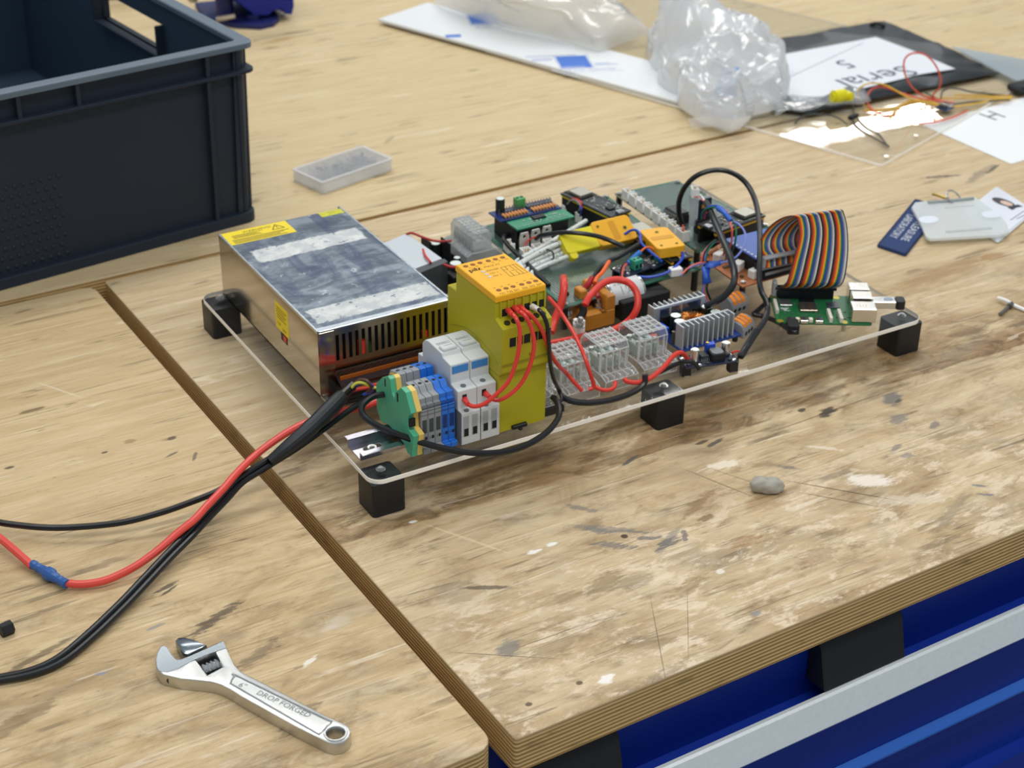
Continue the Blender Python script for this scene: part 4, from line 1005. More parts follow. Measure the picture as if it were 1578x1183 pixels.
mb = MB(PM); mb.rbox(112, 23, 3.6, 120.5, 35.5, 11.8, 3, 4, .8); cp = mb.build('black_cap', BLACKP, us)
mb = MB(PM); mb.rbox(101, 26.4, 11.4, 109, 32, 11.6, 1.5, 3); mb.build('grey_window', mat('window_blue_grey', '#8b97a6', 0.3), us)
pg = thing('power_plug', 'black angled power plug in the front edge of the green computer', 'plug', tuple(PM @ Vector((13, -12, 0))))
mb = MB(PM); mb.rbox(8, -17, -3, 18.5, -1.3, 5.5, 2, 3, .8); mb.build('moulded_grip', MATTEBLK, pg)

# ---------------------------------------------------------------- copper board with blue shield
COP = mat('bare_copper_board', '#c07a50', 0.38, 0.35, vary=0.25, bscale=120)
cb_ = thing('copper_board', 'bare copper circuit board on black legs below the ribbon socket', 'circuit board', (470, 134, 34))
MB().plate([(430, 97), (511, 100), (511, 172), (434, 170)], [], 56.4, 58, .2).build('board', COP, cb_)
for (x, y) in ((435, 103), (506, 105), (506, 167), (439, 165)):
    mb = MB(); mb.cyl((x, y, 34.1), (x, y, 56.3), 3.0, 6); lg = mb.build('leg', BLACKP, cb_)
    mb = MB(); mb.cyl((x, y, 58), (x, y, 60), 2.8, 14, bev=.6); mb.build('leg_screw', STEEL, lg)
for (x, y, a) in ((444, 153, 20), (448, 128, 25), (452, 108, 10)):
    M_ = rotz(a, (x, y, 58)); mb = MB(M_); mb.box(-5.5, -4, 0, 5.5, 4, 8.5, .6); s = mb.build('white_socket', WHITEP, cb_)
mb = MB(); mb.box(438, 136, 58, 446, 139, 59.5); mb.box(440, 112, 58, 443, 115, 60); mb.box(470, 102, 58, 476, 104, 59.2); mb.build('small_parts', mat('part_brown', '#5b4a3a', 0.4), cb_)
mb = MB(); mb.cyl((445, 170, 58), (447, 158, 70), 2.2, 8); mb.cyl((450, 171, 58), (452, 160, 70), 2.2, 8); mb.build('salmon_tabs', mat('salmon_tab', '#dba07a', 0.5), cb_)
mb = MB(); mb.box(455.5, 112, 58, 503, 158, 74, .4); sk = mb.build('black_socket_block', MATTEBLK, cb_)
mb = MB(); mb.box(454, 110, 74, 505, 160, 75.6, .2); sh = mb.build('blue_shield', mat('pcb_bright_blue', '#3f62b4', 0.35, vary=0.2, bscale=400), cb_)
mb = MB()
for k in range(8): mb.cyl((456.5, 114+k*5.6, 75.6), (456.5, 114+k*5.6, 76), 1.2, 8)
mb.build('pads', CHROME, sh)
mb = MB(); mb.box(452, 97.5, 58.2, 508, 110, 72, .4); mb.build('ribbon_header', BLACKP, cb_)
mb = MB(); mb.box(456, 96.7, 63, 504, 97.6, 66); mb.box(496, 96.6, 62, 500, 97.4, 72); mb.build('header_key', mat('key_grey', '#9a9c9d', 0.5), cb_)

# ---------------------------------------------------------------- prototyping boards
def perf_mat():
    m = bpy.data.materials.new('perforated_green_board'); k = NT(m)
    p = k.pos(); X, Y, Z = k.sep(p)
    def cell(v): return k.math('SUBTRACT', k.math('FRACT', k.math('MULTIPLY', v, 1/2.54)), 0.5)
    xr = k.math('ADD', X, k.math('MULTIPLY', Y, -0.06))
    cx, cy = cell(xr), cell(Y)
    r = k.math('SQRT', k.math('ADD', k.math('MULTIPLY', cx, cx), k.math('MULTIPLY', cy, cy)))
    ring = k.smooth(r, .36, .30); hole = k.smooth(r, .17, .13)
    n = k.noise(k.mapping(p, scale=(.03, .03, .03)), 1, 3)
    base_ = k.mix(n, srgb('#0f2f24'), srgb('#1b4a39'))
    col = k.mix(ring, base_, srgb('#cdd8d1')); col = k.mix(hole, col, srgb('#0c1512'))
    k.L.new(col, k.bsdf.inputs['Base Color'])
    k.L.new(k.math('MULTIPLY', k.math('SUBTRACT', ring, hole), 0.7), k.bsdf.inputs['Metallic']); k.bsdf.inputs['Roughness'].default_value = 0.2
    return m
PERF = perf_mat(); EDG = mat('pcb_edge_green', '#2b6a55', 0.45)
def proto(label, quad, corners):
    t = thing('prototyping_board', label, 'circuit board', (sum(q[0] for q in quad)/4, sum(q[1] for q in quad)/4, 34))
    mb = MB(); mb.plate(quad, [], 56.4, 58, .15); b = mb.build('board', PERF, t)
    mb = MB()
    c = Vector((sum(q[0] for q in quad)/4, sum(q[1] for q in quad)/4))
    q2 = [tuple(c+(Vector(q)-c)*.955) for q in quad]
    mb.plate(quad, [q2], 58, 58.08); mb.build('plain_border', EDG, b)
    for q in corners:
        d = (c-Vector(q)).normalized()*5.5; x, y = Vector(q)+d
        mb = MB(); mb.cyl((x, y, 34.1), (x, y, 56.3), 3.2, 6); sp = mb.build('standoff', BLACKP, t)
        mb = MB(); mb.cyl((x, y, 58.1), (x, y, 60.4), 3, 14, bev=.7); mb.build('standoff_screw', STEEL, sp)
    return t
QL = [(262, 141), (419, 147), (436, 336), (280, 330)]
pL = proto('green perforated board nearer the yellow relay, amber plugs lying on it', QL, QL)
QR = [(438, 178), (536, 191), (523, 333), (446, 336)]
pR = proto('green perforated board behind, with a row of white sockets along its edge', QR, QR)
def box_on(parent, name, m, x0, y0, z0, x1, y1, z1, bev=.3, label=None):
    mb = MB(); mb.box(x0, y0, z0, x1, y1, z1, bev); o = mb.build(name, m, parent)
    return o
# driver stack on the left board
ds = thing('driver_stack', 'blue and green driver boards stacked on black sockets, with orange resistors', 'circuit board', (316, 288, 58))
for (y0, y1) in ((268, 272), (284, 288), (306, 310)):
    box_on(ds, 'socket_strip', MATTEBLK, 288, y0, 58.2, 346, y1, 78)
box_on(ds, 'socket_end', MATTEBLK, 287, 268, 58.2, 290, 311, 78)
mb = MB(); mb.box(287, 266.5, 78, 352, 287, 79.5, .1); gb = mb.build('green_board', mat('pcb_emerald', '#2f8a66', 0.35, vary=.3, bscale=500), ds)
mb = MB(); mb.box(281, 287.5, 79.6, 350, 312, 81.2, .1); bbd = mb.build('blue_board', mat('pcb_navy', '#1c3370', 0.35, vary=.25, bscale=500), ds)
mb = MB()
for k in range(18): mb.cyl((291+k*3.2, 270, 79.5), (291+k*3.2, 270, 80.3), .9, 8)
for k in range(20): mb.cyl((284+k*3.2, 289.2, 81.2), (284+k*3.2, 289.2, 82.6), .6, 6)
mb.build('solder_dots', CHROME, gb)
box_on(gb, 'driver_chip', BLACKP, 312, 277, 79.5, 326, 284, 81.5)
mb = MB(); rnd = random.Random(3)
for k in range(24): x = rnd.uniform(300, 345); y = rnd.choice((274, 280)); mb.box(x, y, 79.5, x+1.2, y+1.6, 80.3)
stuff(mb.build('tiny_parts', mat('part_pale', '#b9beb4', 0.4), gb))
RS = mat('resistor_tan', '#d9955a', 0.45, vary=.35, bscale=900)
for row, (xa, xb) in enumerate(((286, 315), (318.5, 347))):
    mb = MB()
    for k in range(8):
        x = xa+2+k*3.5
        mb.cyl((x, 290.8, 83.2), (x, 296.5, 83.2), 1.25, 8, bev=.3); mb.ball((x, 291.2, 83.2), 1.5, (1, .7, 1), 8); mb.ball((x, 296.1, 83.2), 1.5, (1, .7, 1), 8)
        mb.tube([(x, 289.6, 81.2), (x, 290, 83.2), (x, 297.4, 83.2), (x, 298, 81.2)], .3, 5, 2)
    mb.build('resistor_row', RS, bbd)
    mb = MB()
    for k in range(9): mb.cyl((xa+1+k*3.3, 301.5, 81.2), (xa+1+k*3.3, 301.5, 87), .45, 6); mb.cyl((xa+1+k*3.3, 304.3, 81.2), (xa+1+k*3.3, 304.3, 87), .45, 6)
    mb.box(xa, 300.2, 81.2, xb, 305.6, 83.6); mb.build('pin_row', mat('pin_grey', '#8b8f98', 0.3, .8), bbd)
mb = MB(); mb.cyl((290, 305, 81.2), (290, 305, 96.5), 4.6, 20, bev=.6); cp_ = mb.build('capacitor', CAPB, bbd)
mb = MB(); mb.cyl((290, 305, 96.4), (290, 305, 96.8), 4, 20); mb.build('cap_top', CAPT, cp_)
mb = MB(); mb.box(308, 303, 81.2, 318, 311, 92, .5); gt = mb.build('green_terminal', mat('terminal_leaf_green', '#4fa05a', 0.4), bbd)
mb = MB(); mb.cyl((310.6, 307, 91.8), (310.6, 307, 92.15), 1.6, 12); mb.cyl((315.4, 307, 91.8), (315.4, 307, 92.15), 1.6, 12); mb.build('terminal_hole', DARKH, gt)
# transistors with bright tabs
for i, x in enumerate((291, 304.5, 318)):
    t = thing('power_transistor', ['tabbed transistor nearest the tall yellow relay', 'middle one of three tabbed transistors standing on the green board', 'tabbed transistor furthest from the yellow relay'][i], 'transistor', (x, 261, 58), 'transistors with white metal tabs')
    y = 260.6+i*1.4
    mb = MB(); mb.box(x-5, y, 61, x+5, y+4, 70, .4); mb.build('body', MATTEBLK, t)
    pl_ = [(x-5.2, 0), (x+5.2, 0), (x+5.2, 12), (x+4, 16), (x-4, 16), (x-5.2, 12)]
    mb = MB(Matrix.Translation((0, y, 62)) @ Matrix.Rotation(math.radians(90), 4, 'X'))
    mb.plate(pl_, [[(x+1.8*math.cos(a*math.pi/6), 12+1.8*math.sin(a*math.pi/6)) for a in range(12)]], -.1, 1.2); mb.build('metal_tab', mat('pale_tab', '#d5d4cf', 0.35, .5), t)
    mb = MB()
    for k in (-2.5, 0, 2.5): mb.box(x+k-.4, y+1.6, 58.1, x+k+.4, y+2.2, 61)
    mb.build('pin', CHROME, t)
def jst(x, y, label, z=58.1, a=0, w=10, d=8, h=10, group='white wire sockets on the green boards'):
    M_ = rotz(a, (x, y, z))
    t = thing('wire_socket', label, 'socket', (x, y, z), group)
    mb = MB(M_)
    mb.box(-w/2, -d/2, 0, w/2, d/2, 2.4, .2); mb.box(-w/2, -d/2, 2.4, -w/2+1, d/2, h, .2); mb.box(w/2-1, -d/2, 2.4, w/2, d/2, h, .2)
    mb.box(-w/2+1, d/2-1, 2.4, w/2-1, d/2, h, .2); mb.box(-w/2+1, -d/2, 2.4, w/2-1, -d/2+1, h*.72, .2)
    mb.build('housing', WHITEP, t)
    mb = MB(M_); n_ = max(2, int((w-2)/2.5))
    for k in range(n_): mb.box(-w/2+2+k*2.5, -.4, 2.4, -w/2+2.7+k*2.5, .4, h-1)
    mb.build('pins', GOLD, t)
    return t
jst(375, 316, 'white socket with coloured wires, behind the green driver board', a=-5)
jst(377, 293, 'white socket with a blue wire, left of the raised black controller board', a=-5)
jst(388, 263, 'empty white socket beside the raised controller board', a=-80, w=12)
jst(398, 244, 'wide white socket behind the amber plug', a=-5, w=17)
jst(285, 247, 'white socket closest to the tall yellow relay, black and red wire in it', a=-5)
jst(299, 249, 'white socket under the middle tabbed transistor', a=-5)
jst(314, 253, 'white socket under the far tabbed transistor, beside the white leads', a=-5)
jst(279, 268, 'white socket by the left end of the driver stack', a=80, w=12)
for k in range(8):
    x, y = 449-1.2*k*.9, 316-15.4*k
    nm = ['first', 'second', 'third', 'fourth', 'fifth', 'sixth', 'seventh', 'eighth'][k]
    jst(x, y, '%s white socket of the row, counted from the far end' % nm, a=86, w=11.4, d=9, h=11, group='row of white sockets')
# controllers on sockets
def controller(M, L_, W2, label, strip, zs, shield_end=1):
    t = thing('controller_board', label, 'circuit board', tuple(M.to_translation()), 'radio controller boards')
    for yy in (1.2, W2-3.7):
        mb = MB(M); mb.box(1, yy, -zs, L_-1, yy+2.5, -4.2, .2); mb.build('socket_strip', MATTEBLK, t)
        mb = MB(M); mb.box(.4, yy-.2, -4.2, L_-.4, yy+2.7, -1.7, .1); mb.build('yellow_strip', strip, t)
    mb = MB(M); mb.box(0, 0, -1.6, L_, W2, 0, .1); bd = mb.build('board', mat('pcb_black', '#24272a', 0.35, vary=.3, bscale=500), t)
    mb = MB(M); mb.box(L_-26, W2/2-9, 0, L_-.5, W2/2+9, .8); ant = mb.build('radio_board', BLACKP, t)
    mb = MB(M); mb.box(L_-24, W2/2-8, .8, L_-6, W2/2+8, 3.6, .3); mb.build('shield_can', mat('shield_can', '#b9b6a8', 0.35, .8), t)
    mb = MB(M); rnd = random.Random(int(L_*7+zs))
    for k in range(30):
        x = rnd.uniform(6, L_-30); y = rnd.uniform(3, W2-5); mb.box(x, y, 0, x+rnd.uniform(.8, 2.2), y+rnd.uniform(.8, 2), rnd.uniform(.5, 1.3))
    stuff(mb.build('tiny_parts', mat('tiny_part_pale', '#a9aca8', 0.35, .3, vary=.5, bscale=3000), t))
    mb = MB(M); mb.box(12, W2/2-4, 0, 19, W2/2+4, 1.6, .2); mb.build('chip', BLACKP, t)
    mb = MB(M)
    for k in range(int(L_/2.6)-2): mb.cyl((4+k*2.54, 1.7, 0), (4+k*2.54, 1.7, .8), .7, 6); mb.cyl((4+k*2.54, W2-1.7, 0), (4+k*2.54, W2-1.7, .8), .7, 6)
    mb.build('pin_ends', CHROME, t)
    mb = MB(M); mb.box(-1.5, W2/2-4, 0, 5, W2/2+4, 2.8, .4); mb.build('usb_socket', CHROME, t)
    return t
YST = mat('yellow_header_strip', '#e6cf22', 0.45); YST2 = mat('amber_header_strip', '#eab61e', 0.45)
controller(frame((408, 251, 80), (-12, 73, 0), (-1, -.15, 0)), 75, 27, 'black controller board raised high on sockets, yellow strip along it, at the back', YST, 21.8)
controller(frame((411.5, 151, 71), (3, 86, 0), (-1, .03, 0)), 88, 25, 'controller board beneath the square amber plug, pale metal can at its far end', YST2, 12.8)
controller(frame((453, 170.5, 78), (66, 10, 0), (-.15, 1, 0)), 68, 27, 'controller board at the right under coloured wire loops, amber strip along the front', YST2, 19.8)
dip = thing('chip_in_socket', 'long black chip in a socket on the back prototyping board', 'chip', (463, 250, 58))
mb = MB(); mb.box(456, 239, 58.1, 472, 263, 66, .3); mb.build('socket', MATTEBLK, dip)
mb = MB(); mb.box(457, 240, 66, 471, 262, 69.5, .4); mb.build('chip', mat('chip_dark_grey', '#35383b', 0.3), dip)
mb = MB()
for k in range(9): mb.box(455.2, 241+k*2.4, 60, 457, 241.9+k*2.4, 68)
mb.build('pins', CHROME, dip)
um = thing('upright_module', 'small dark blue module board standing upright beside a clear strip', 'circuit board', (466, 216, 58))
mb = MB(); mb.box(463, 214, 70, 478, 215.4, 93, .1); mb.build('board', mat('pcb_deep_indigo', '#1d2542', 0.35, vary=.3, bscale=500), um)
mb = MB(); mb.box(461, 212, 58.1, 476, 218, 72, .3); mb.build('socket', MATTEBLK, um)
mb = MB(); mb.box(470, 213.2, 78, 473, 214, 81); mb.box(466, 213.2, 84, 471, 214, 88); mb.build('small_parts', mat('part_amber', '#c48a2c', 0.4), um)
mb = MB(); mb.box(453, 215, 66, 461.5, 215.8, 95, .1); mb.box(461.5, 215, 93, 478, 218, 94); mb.build('clear_strip', clear('frosty_strip', '#e6e8ea', .35, '#dfe2e4', .15), um)
mb = MB(); mb.cyl((482, 205, 58.1), (482, 205, 70), 2.6, 12); tag(mb.build('white_post', WHITEP), 'short white post beside the upright indigo module', 'post')
# thermocouple plugs
AM = mat('amber_plug', '#f0b01c', 0.38); LEM = mat('lemon_plug', '#e6d818', 0.38)
def tplug(M, L_, W2, H2, label):
    t = thing('thermocouple_plug', label, 'plug', tuple(M.to_translation()))
    mb = MB(M); mb.rbox(0, 0, 0, L_, W2, H2, 4, 4, .8); mb.build('body', AM, t)
    mb = MB(M); mb.rbox(L_*.42, W2*.12, H2, L_*.58, W2*.88, H2+.25, 1.5, 3); mb.build('grip_dent', mat('amber_shadow', '#d6960f', 0.45), t)
    for (x, y, r) in ((L_*.78, W2*.5, 2.2), (L_*.14, W2*.24, 1.6), (L_*.14, W2*.78, 1.6)):
        mb = MB(M); mb.cyl((x, y, H2-.1), (x, y, H2+.45), r, 14); s = mb.build('screw', mat('plug_screw', '#b89a4a', 0.3, .9), t)
        mb = MB(M); mb.cyl((x, y, H2+.4), (x, y, H2+.6), r*.55, 8); mb.build('screw_slot', DARKH, s)
    return t
tplug(frame((404.5,153.6,83), Vector((412.3,195.3,83))-Vector((404.5,153.6,83)), Vector((379.4,139.2,83))-Vector((404.5,153.6,83))) @ TR((0, 0, -10)), 45, 29, 10, 'square amber plug lying tilted on the middle controller board')
AMP = frame((345.5,214.1,65), Vector((376,214,65))-Vector((345.5,214.1,65)), Vector((356.3,228.2,76))-Vector((345.5,214.1,65)))
tp2 = tplug(AMP, 43, 27, 9, 'amber plug with a lemon cap and white leads')
mb = MB(AMP); mb.rbox(-36, 1, .5, 3, 24, 8.2, 4, 4, .8); mb.rbox(-34, -5, 1, -26, 6, 7.6, 3, 3, .5); mb.build('lemon_cap', LEM, tp2)
# two amplifier boards with green terminals
def amp(x, y, a, label):
    M_ = rotz(a, (x, y, 67))
    t = thing('amplifier_board', label, 'circuit board', (x, y, 58), 'sensor amplifier boards')
    mb = MB(M_); mb.box(-15, -11, -1.5, 15, 11, 0, .2); mb.build('board', mat('pcb_midnight', '#152038', 0.35, vary=.35, bscale=500), t)
    mb = MB(M_); mb.box(-14, 7, -8.8, 14, 10, -1.5, .2); mb.build('socket_strip', MATTEBLK, t)
    mb = MB(M_); mb.box(-1, -7, 0, 9, 1, 9.5, .4); g_ = mb.build('green_terminal', mat('terminal_sea_green', '#2f9c7c', 0.4), t)
    mb = MB(M_)
    for xx in (1.5, 6.5): mb.cyl((xx, -3, 9.4), (xx, -3, 9.65), 1.5, 12); mb.box(xx-1.6, -7.2, 1.5, xx+1.6, -6.9, 5.5)
    mb.build('terminal_hole', DARKH, g_)
    mb = MB(M_)
    for (xx, yy) in ((-9, -7), (12, -3), (13, 8), (-13, 8)): mb.ball((xx, yy, .2), 1.9, (1.2, 1, .6), 8)
    for k in range(7): mb.ball((-11+k*3.2, 8.6, .2), 1.1, (1, 1, .7), 6)
    mb.build('solder_blobs', CHROME, t)
    mb = MB(M_); rnd = random.Random(int(x))
    for k in range(16): xx = rnd.uniform(-12, -3); yy = rnd.uniform(-6, 6); mb.box(xx, yy, 0, xx+1.6, yy+1.1, .8)
    stuff(mb.build('tiny_parts', mat('part_pale', '#b9beb4', 0.4), t))
    return t
amp(350, 165, 8, 'small board with a green terminal, the one nearer the contactor')
amp(380, 168, 14, 'small board with a green terminal, next to the square amber plug')
# ---------------------------------------------------------------- boards right of the power supply
al = thing('alloy_case_module', 'plain pale metal case module right behind the silver power supply', 'module', (176, 290, 34))
mb = MB(); mb.plate([(150, 251), (203, 263), (200, 329), (152, 314)], [], 36, 70, .6); mb.build('case', mat('pale_anodised', '#c3cbd1', 0.4, .3), al)
mb = MB(); mb.plate([(170, 246), (205, 255), (205, 262.6), (170, 254.6)], [], 36, 69.5, .4); mb.build('end_cap', mat('dark_end_cap', '#3f4347', 0.4), al)
au = thing('capacitor_board', 'board crowded with capacitors and black fins between power supply and yellow relay', 'circuit board', (218, 275, 34))
MB().box(204, 214, 36, 240, 326, 37.6, .2).build('board', mat('pcb_black', '#24272a', 0.35), au)
for (x, y, w) in ((211, 312, 1.6), (226, 300, 1.6)):
    mb = MB(); mb.box(x, y-9, 37.6, x+w, y+9, 68, .2); mb.build('heat_fin', MATTEBLK, au)
for (x, y, r, h) in ((219, 306, 4.6, 64), (214, 315, 3, 58), (226, 311, 3, 62), (224, 272, 3.4, 62), (217, 262, 6, 62), (222, 250, 6.4, 60), (212, 240, 5, 56), (232, 258, 4, 54), (208, 228, 6, 58)):
    mb = MB(); mb.cyl((x, y, 37.6), (x, y, h), r, 18, bev=.5); c = mb.build('capacitor', CAPB, au)
    mb = MB(); mb.cyl((x, y, h-.1), (x, y, h+.3), r*.88, 18); mb.build('cap_top', CAPT, c)
mb = MB(); mb.box(206, 246, 37.6, 213, 262, 56, .5); mb.build('coil', MATTEBLK, au)
# ---------------------------------------------------------------- rainbow ribbon
RC = ['#5b3a26', '#d23b2a', '#ec6c22', '#f0c02a', '#2f7d4a', '#1f4fa0', '#5a5f98', '#9b9ea2', '#e4e2dc', '#17181b']
RMAT = [mat('ribbon_'+n_, c, .38) for n_, c in zip(('brown', 'red', 'orange', 'yellow', 'green', 'blue', 'violet', 'grey', 'white', 'black'), RC)]
rb = thing('ribbon_cable', 'rainbow ribbon cable arching from the copper board down to the green computer', 'ribbon cable', (485.5,64.1,50))
pin0 = Vector(PM @ Vector((7, 51.5, 10))); pin1 = Vector(PM @ Vector((58, 51.5, 10)))
ST = [(pin0, pin1), ((458.5,70,66), (508,47.3,66)), ((465.6,71.9,88), (517.6,56,88)), ((472.5,75.2,108), (524.1,68.1,108)), ((473.9,80.8,121), (522.2,72.6,121)),
      ((470.6,83.1,126), (517.9,73,126)), ((464.5,91.7,122), (510.3,81.6,122)), ((457.4,99.5,112), (505.7,91.2,112)), ((451.8,103.9,99), (501.6,96.3,99)), ((448.5,100.3,90), (499.5,93.3,90)), ((452.6,96.6,82), (502.4,91.7,82))]
ST2 = ST + [tuple(Vector(q)+Vector((0, -2.5, -9)) for q in ST[-1])]
Ls = catmull([s[0] for s in ST2], 5); Rs = catmull([s[1] for s in ST2], 5)
for k in range(40):
    mid = [l.lerp(r, (k+.5)/40) for l, r in zip(Ls, Rs)]
    mb = MB(); mb.tube(mid, .66, 6, raw=True); mb.build('strand', RMAT[k % 10], rb)
IDM = frame(ST[-1][0], ST[-1][1]-Vector(ST[-1][0]) if False else Vector(ST[-1][1])-Vector(ST[-1][0]), (0, 1, 0))
wid = (Vector(ST[-1][1])-Vector(ST[-1][0])).length
GRC = mat('ribbon_clip_grey', '#a6a9ad', 0.4)
mb = MB(IDM); mb.box(-3, -1.0, -12, wid+3, 5.5, -7, .4); mb.build('plug', GRC, rb)
mb = MB(IDM); mb.box(-3, -4.6, -.2, wid+3, 3.6, 2.6, .8); mb.box(-3, -4.2, -8, -.4, 3.6, .4, .5); mb.box(wid+.4, -4.2, -8, wid+3, 3.6, .4, .5); mb.build('strain_relief', GRC, rb)
mb = MB(PM); mb.box(4, 49, 8.7, 61, 55, 11.5, .4); mb.build('plug', BLACKP, rb)
mb = MB(PM); mb.box(1.5, 50, 1, 5.5, 58, 16, .8); mb.build('side_clip', GRC, rb)

# ---------------------------------------------------------------- cables leaving to the left
wire('black_cable', 'upper black cable running off the left edge above the red cable', [(-267.8,133.5,10), (-250.2,115.6,10), (-221.6,93,11), (-181.3,75.7,12), (-150.7,68.7,15), (-126.6,66.4,18), (-105.9,67,20), (-92.6,70.4,21), (-79.9,71.3,25), (-64.8,72.3,30), (-50.9,74.5,33)], 2.6, BLACKW, 'cable')
rc = thing('red_cable', 'red cable with a blue crimp sleeve running off the left edge', 'cable', (-190.1,23.8,0))
RT = mat('red_cable_sheath', '#df4a40', 0.35)
MB().tube([(-271.1,120.1,12), (-263.8,102.5,10), (-257.7,83.1,8), (-251.3,62.5,5)], 3.1, 10).build('sheath', RT, rc)
MB().tube([(-236.6,30.3,5), (-226.6,23.7,4.5), (-213.4,19.1,5), (-201,18.8,6), (-185,19.9,9), (-166.7,24.9,13), (-147.7,32.2,18), (-132,37.4,22), (-118.5,45.9,25), (-100.4,57.4,28), (-86,67.3,31), (-67.4,78.6,34), (-48.8,85.4,38), (-28.4,90.4,42), (-10.1,92.6,44), (7.3,94.2,43), (22.2,97.3,42), (37.3,96.8,41), (57,100.4,41)], 3.0, 10).build('sheath', RT, rc)
BC = mat('blue_crimp_sleeve', '#2a5a9c', 0.35)
A_, B_ = Vector((-250.7,64.2,5.5)), Vector((-236,27.4,5.5)); d_ = (B_-A_)
mb = MB()
prof_r = [3.6, 3.8, 3.2, 3.8, 3.2, 3.9, 4.0, 5.2, 5.3, 5.2, 4.0, 3.9, 3.2, 3.8, 3.2, 3.8, 3.6]
mb.tube([A_+d_*(k/(len(prof_r)-1)) for k in range(len(prof_r))], prof_r, 12, raw=True); mb.build('crimp_sleeve', BC, rc)
bc = thing('black_power_cable', 'thick black twin cable entering the left side through a shrink sleeve', 'cable', (-157.7,29.2,0))
SLV = mat('shrink_sleeve', '#1d2024', 0.5)
for off in (0, 1):
    pts = [(-317.2,-49.8,4), (-290.2,-55.7,4), (-267.9,-53.3,4), (-243.7,-40.8,5), (-210.8,-19.1,7), (-183.7,0.8,9), (-161.7,16.8,11), (-140.3,31.3,13), (-121.2,45,15), (-100.9,58.2,18), (-82.5,69.4,22), (-66.2,70.8,27), (-50.8,72.6,31)]
    if off: pts += [(-30.6,77.2,34.5), (-8.2,83.6,39), (20.8,91.6,46), (35.8,88,54), (49.8,77.5,64)]
    lat = Vector((1.9, -1.5, -.6))*(1 if off else -1)
    MB().tube([Vector(p)+lat for p in pts], 2.5, 10).build('strand', BLACKW, bc)
MB().tube([(-55.8,69.6,33), (-39.3,69.4,42), (-18.1,74.2,50), (2.5,85.2,54), (20.5,97.5,56)], [4.2, 4.4, 4.6, 4.9, 5.2, 5.4, 5.6, 5.8, 6.0, 6.2, 6.4, 6.6, 6.9, 6.6, 6.7, 6.9, 7.0, 7.0, 7.0, 7.0, 6.9, 6.8, 6.7, 6.4, 6.0], 14).build('shrink_sleeve', SLV, bc)
MB().tube([(17.3,95.6,56), (34.7,106.3,58)], 4.4, 12).build('inner_sheath', BLACKW, bc)
YG = mat('yellow_green_insulation', '#c8c94a', 0.4)
for m, pts in ((YG, [(29.4,101.4,57), (34.9,99.9,63), (40.2,96.2,64), (45.9,93.7,60), (52,91.8,58)]),
               (mat('brown_insulation', '#5b3b33', 0.4), [(31.3,102.8,57), (37.6,100.6,65), (42.9,94.4,66), (45.4,92.7,60), (45.2,100.1,52)]),
               (BLUEW, [(32.5,104.2,56), (40.4,99.3,63), (46.3,93.1,62), (47,96.4,54), (43.4,104,48)]),
               (RED, [(32.5,104.4,54), (40.5,107.6,52), (49.9,110,50), (60.5,114.4,48)])):
    MB().tube(pts, 1.3, 8).build('core', m, bc)

# ---------------------------------------------------------------- wiring on the front rail
wire('black_cable', 'black cable looping in front of the white modules', [(44.4,61.5,70), (33,63.1,70), (21.3,58.3,68), (18,51.7,64), (21.8,41.1,60), (32.7,28.7,55), (47.9,13.8,50), (66.3,-0.6,45), (86,-12.7,42), (105.6,-19.7,41), (125.5,-21.5,42), (146.6,-16.6,44), (161.8,-9.6,48), (169.6,-0.9,51), (173.7,10.9,53), (174.1,16.7,53)], 2.6, BLACKW, 'cable')
wire('black_cable', 'black cable curving along the plate under the clear boxes', [(184.4,16.8,50), (188.2,12.6,48), (195.4,8.8,46), (207.2,4.2,45), (222.7,2.3,44), (239.4,2.9,44), (252.5,4.1,46), (258.4,5.4,50), (259.1,6.9,56)], 2.6, BLACKW, 'cable')
wire('black_wire', 'thin black wire from the third clear box to the step-down board', [(280.1,20.7,44), (287,19.2,46), (295.2,14.2,52), (302.9,8.2,56), (309.6,6,54), (314.8,5.7,47)], 1.8, BLACKW)
wire('red_wire', 'red wire arching from the clear boxes to the step-down board', [(245.6,17.6,50), (247,13.7,49), (254.1,8.5,49), (266.5,8.5,50), (279.6,9.5,56), (291.4,12.7,62), (299.6,13.9,63), (308,17.2,56), (314,19.9,48)], 2.1, RED)
FER = mat('ferrule_red', '#d93a34', 0.4)
def ferrule(name, a, b, m, parent): MB().cyl(a, b, 2.6, 10, r2=2.0).build(name, m, parent)
w = wire('red_wire', 'red wire from the relay to the first white module, left of two loops', [(131.6,19,143.2), (130.4,10,144.1), (130.4,4,142.3), (131.1,-0,134.8), (129,-3,121.2), (125.1,-4,107), (118.8,-4,93.5), (109.5,-3,85), (100.6,0,77.1), (93.5,4,74.1), (90.4,9,74.2), (91.8,18,73.3)], 1.75, RED)
ferrule('ferrule', (131.6,19,143.2), (129.8,9,144.1), FER, w); ferrule('ferrule', (91.3,18,74.7), (89.2,8,75), FER, w)
w = wire('red_wire', 'red wire from the relay to the second white module, right of two loops', [(137.5,19,144), (136.9,10,144.8), (138.7,4,142.5), (141.8,0,133.2), (142.1,-4,120), (138.3,-5,104), (132,-4,89.9), (123.1,-2,80.6), (114.8,2,75), (110.5,8,74.3), (110.8,18,73.9)], 1.75, RED)
ferrule('ferrule', (137.5,19,144), (135.7,9,145.5), FER, w); ferrule('ferrule', (110.2,18,74.7), (109.9,9,75.2), FER, w)
w = wire('red_wire', 'red wire sloping from the relay down to the clear boxes', [(142.2,19,142.8), (141,10,144.9), (146.5,5,138.9), (154.6,4,125.1), (164.2,8,103.7), (175.2,14,85.8), (194.8,30.2,64), (201.7,26.4,54), (206.7,22.6,47)], 1.75, RED)
ferrule('ferrule', (142.2,19,143.4), (141,10,144.9), FER, w)
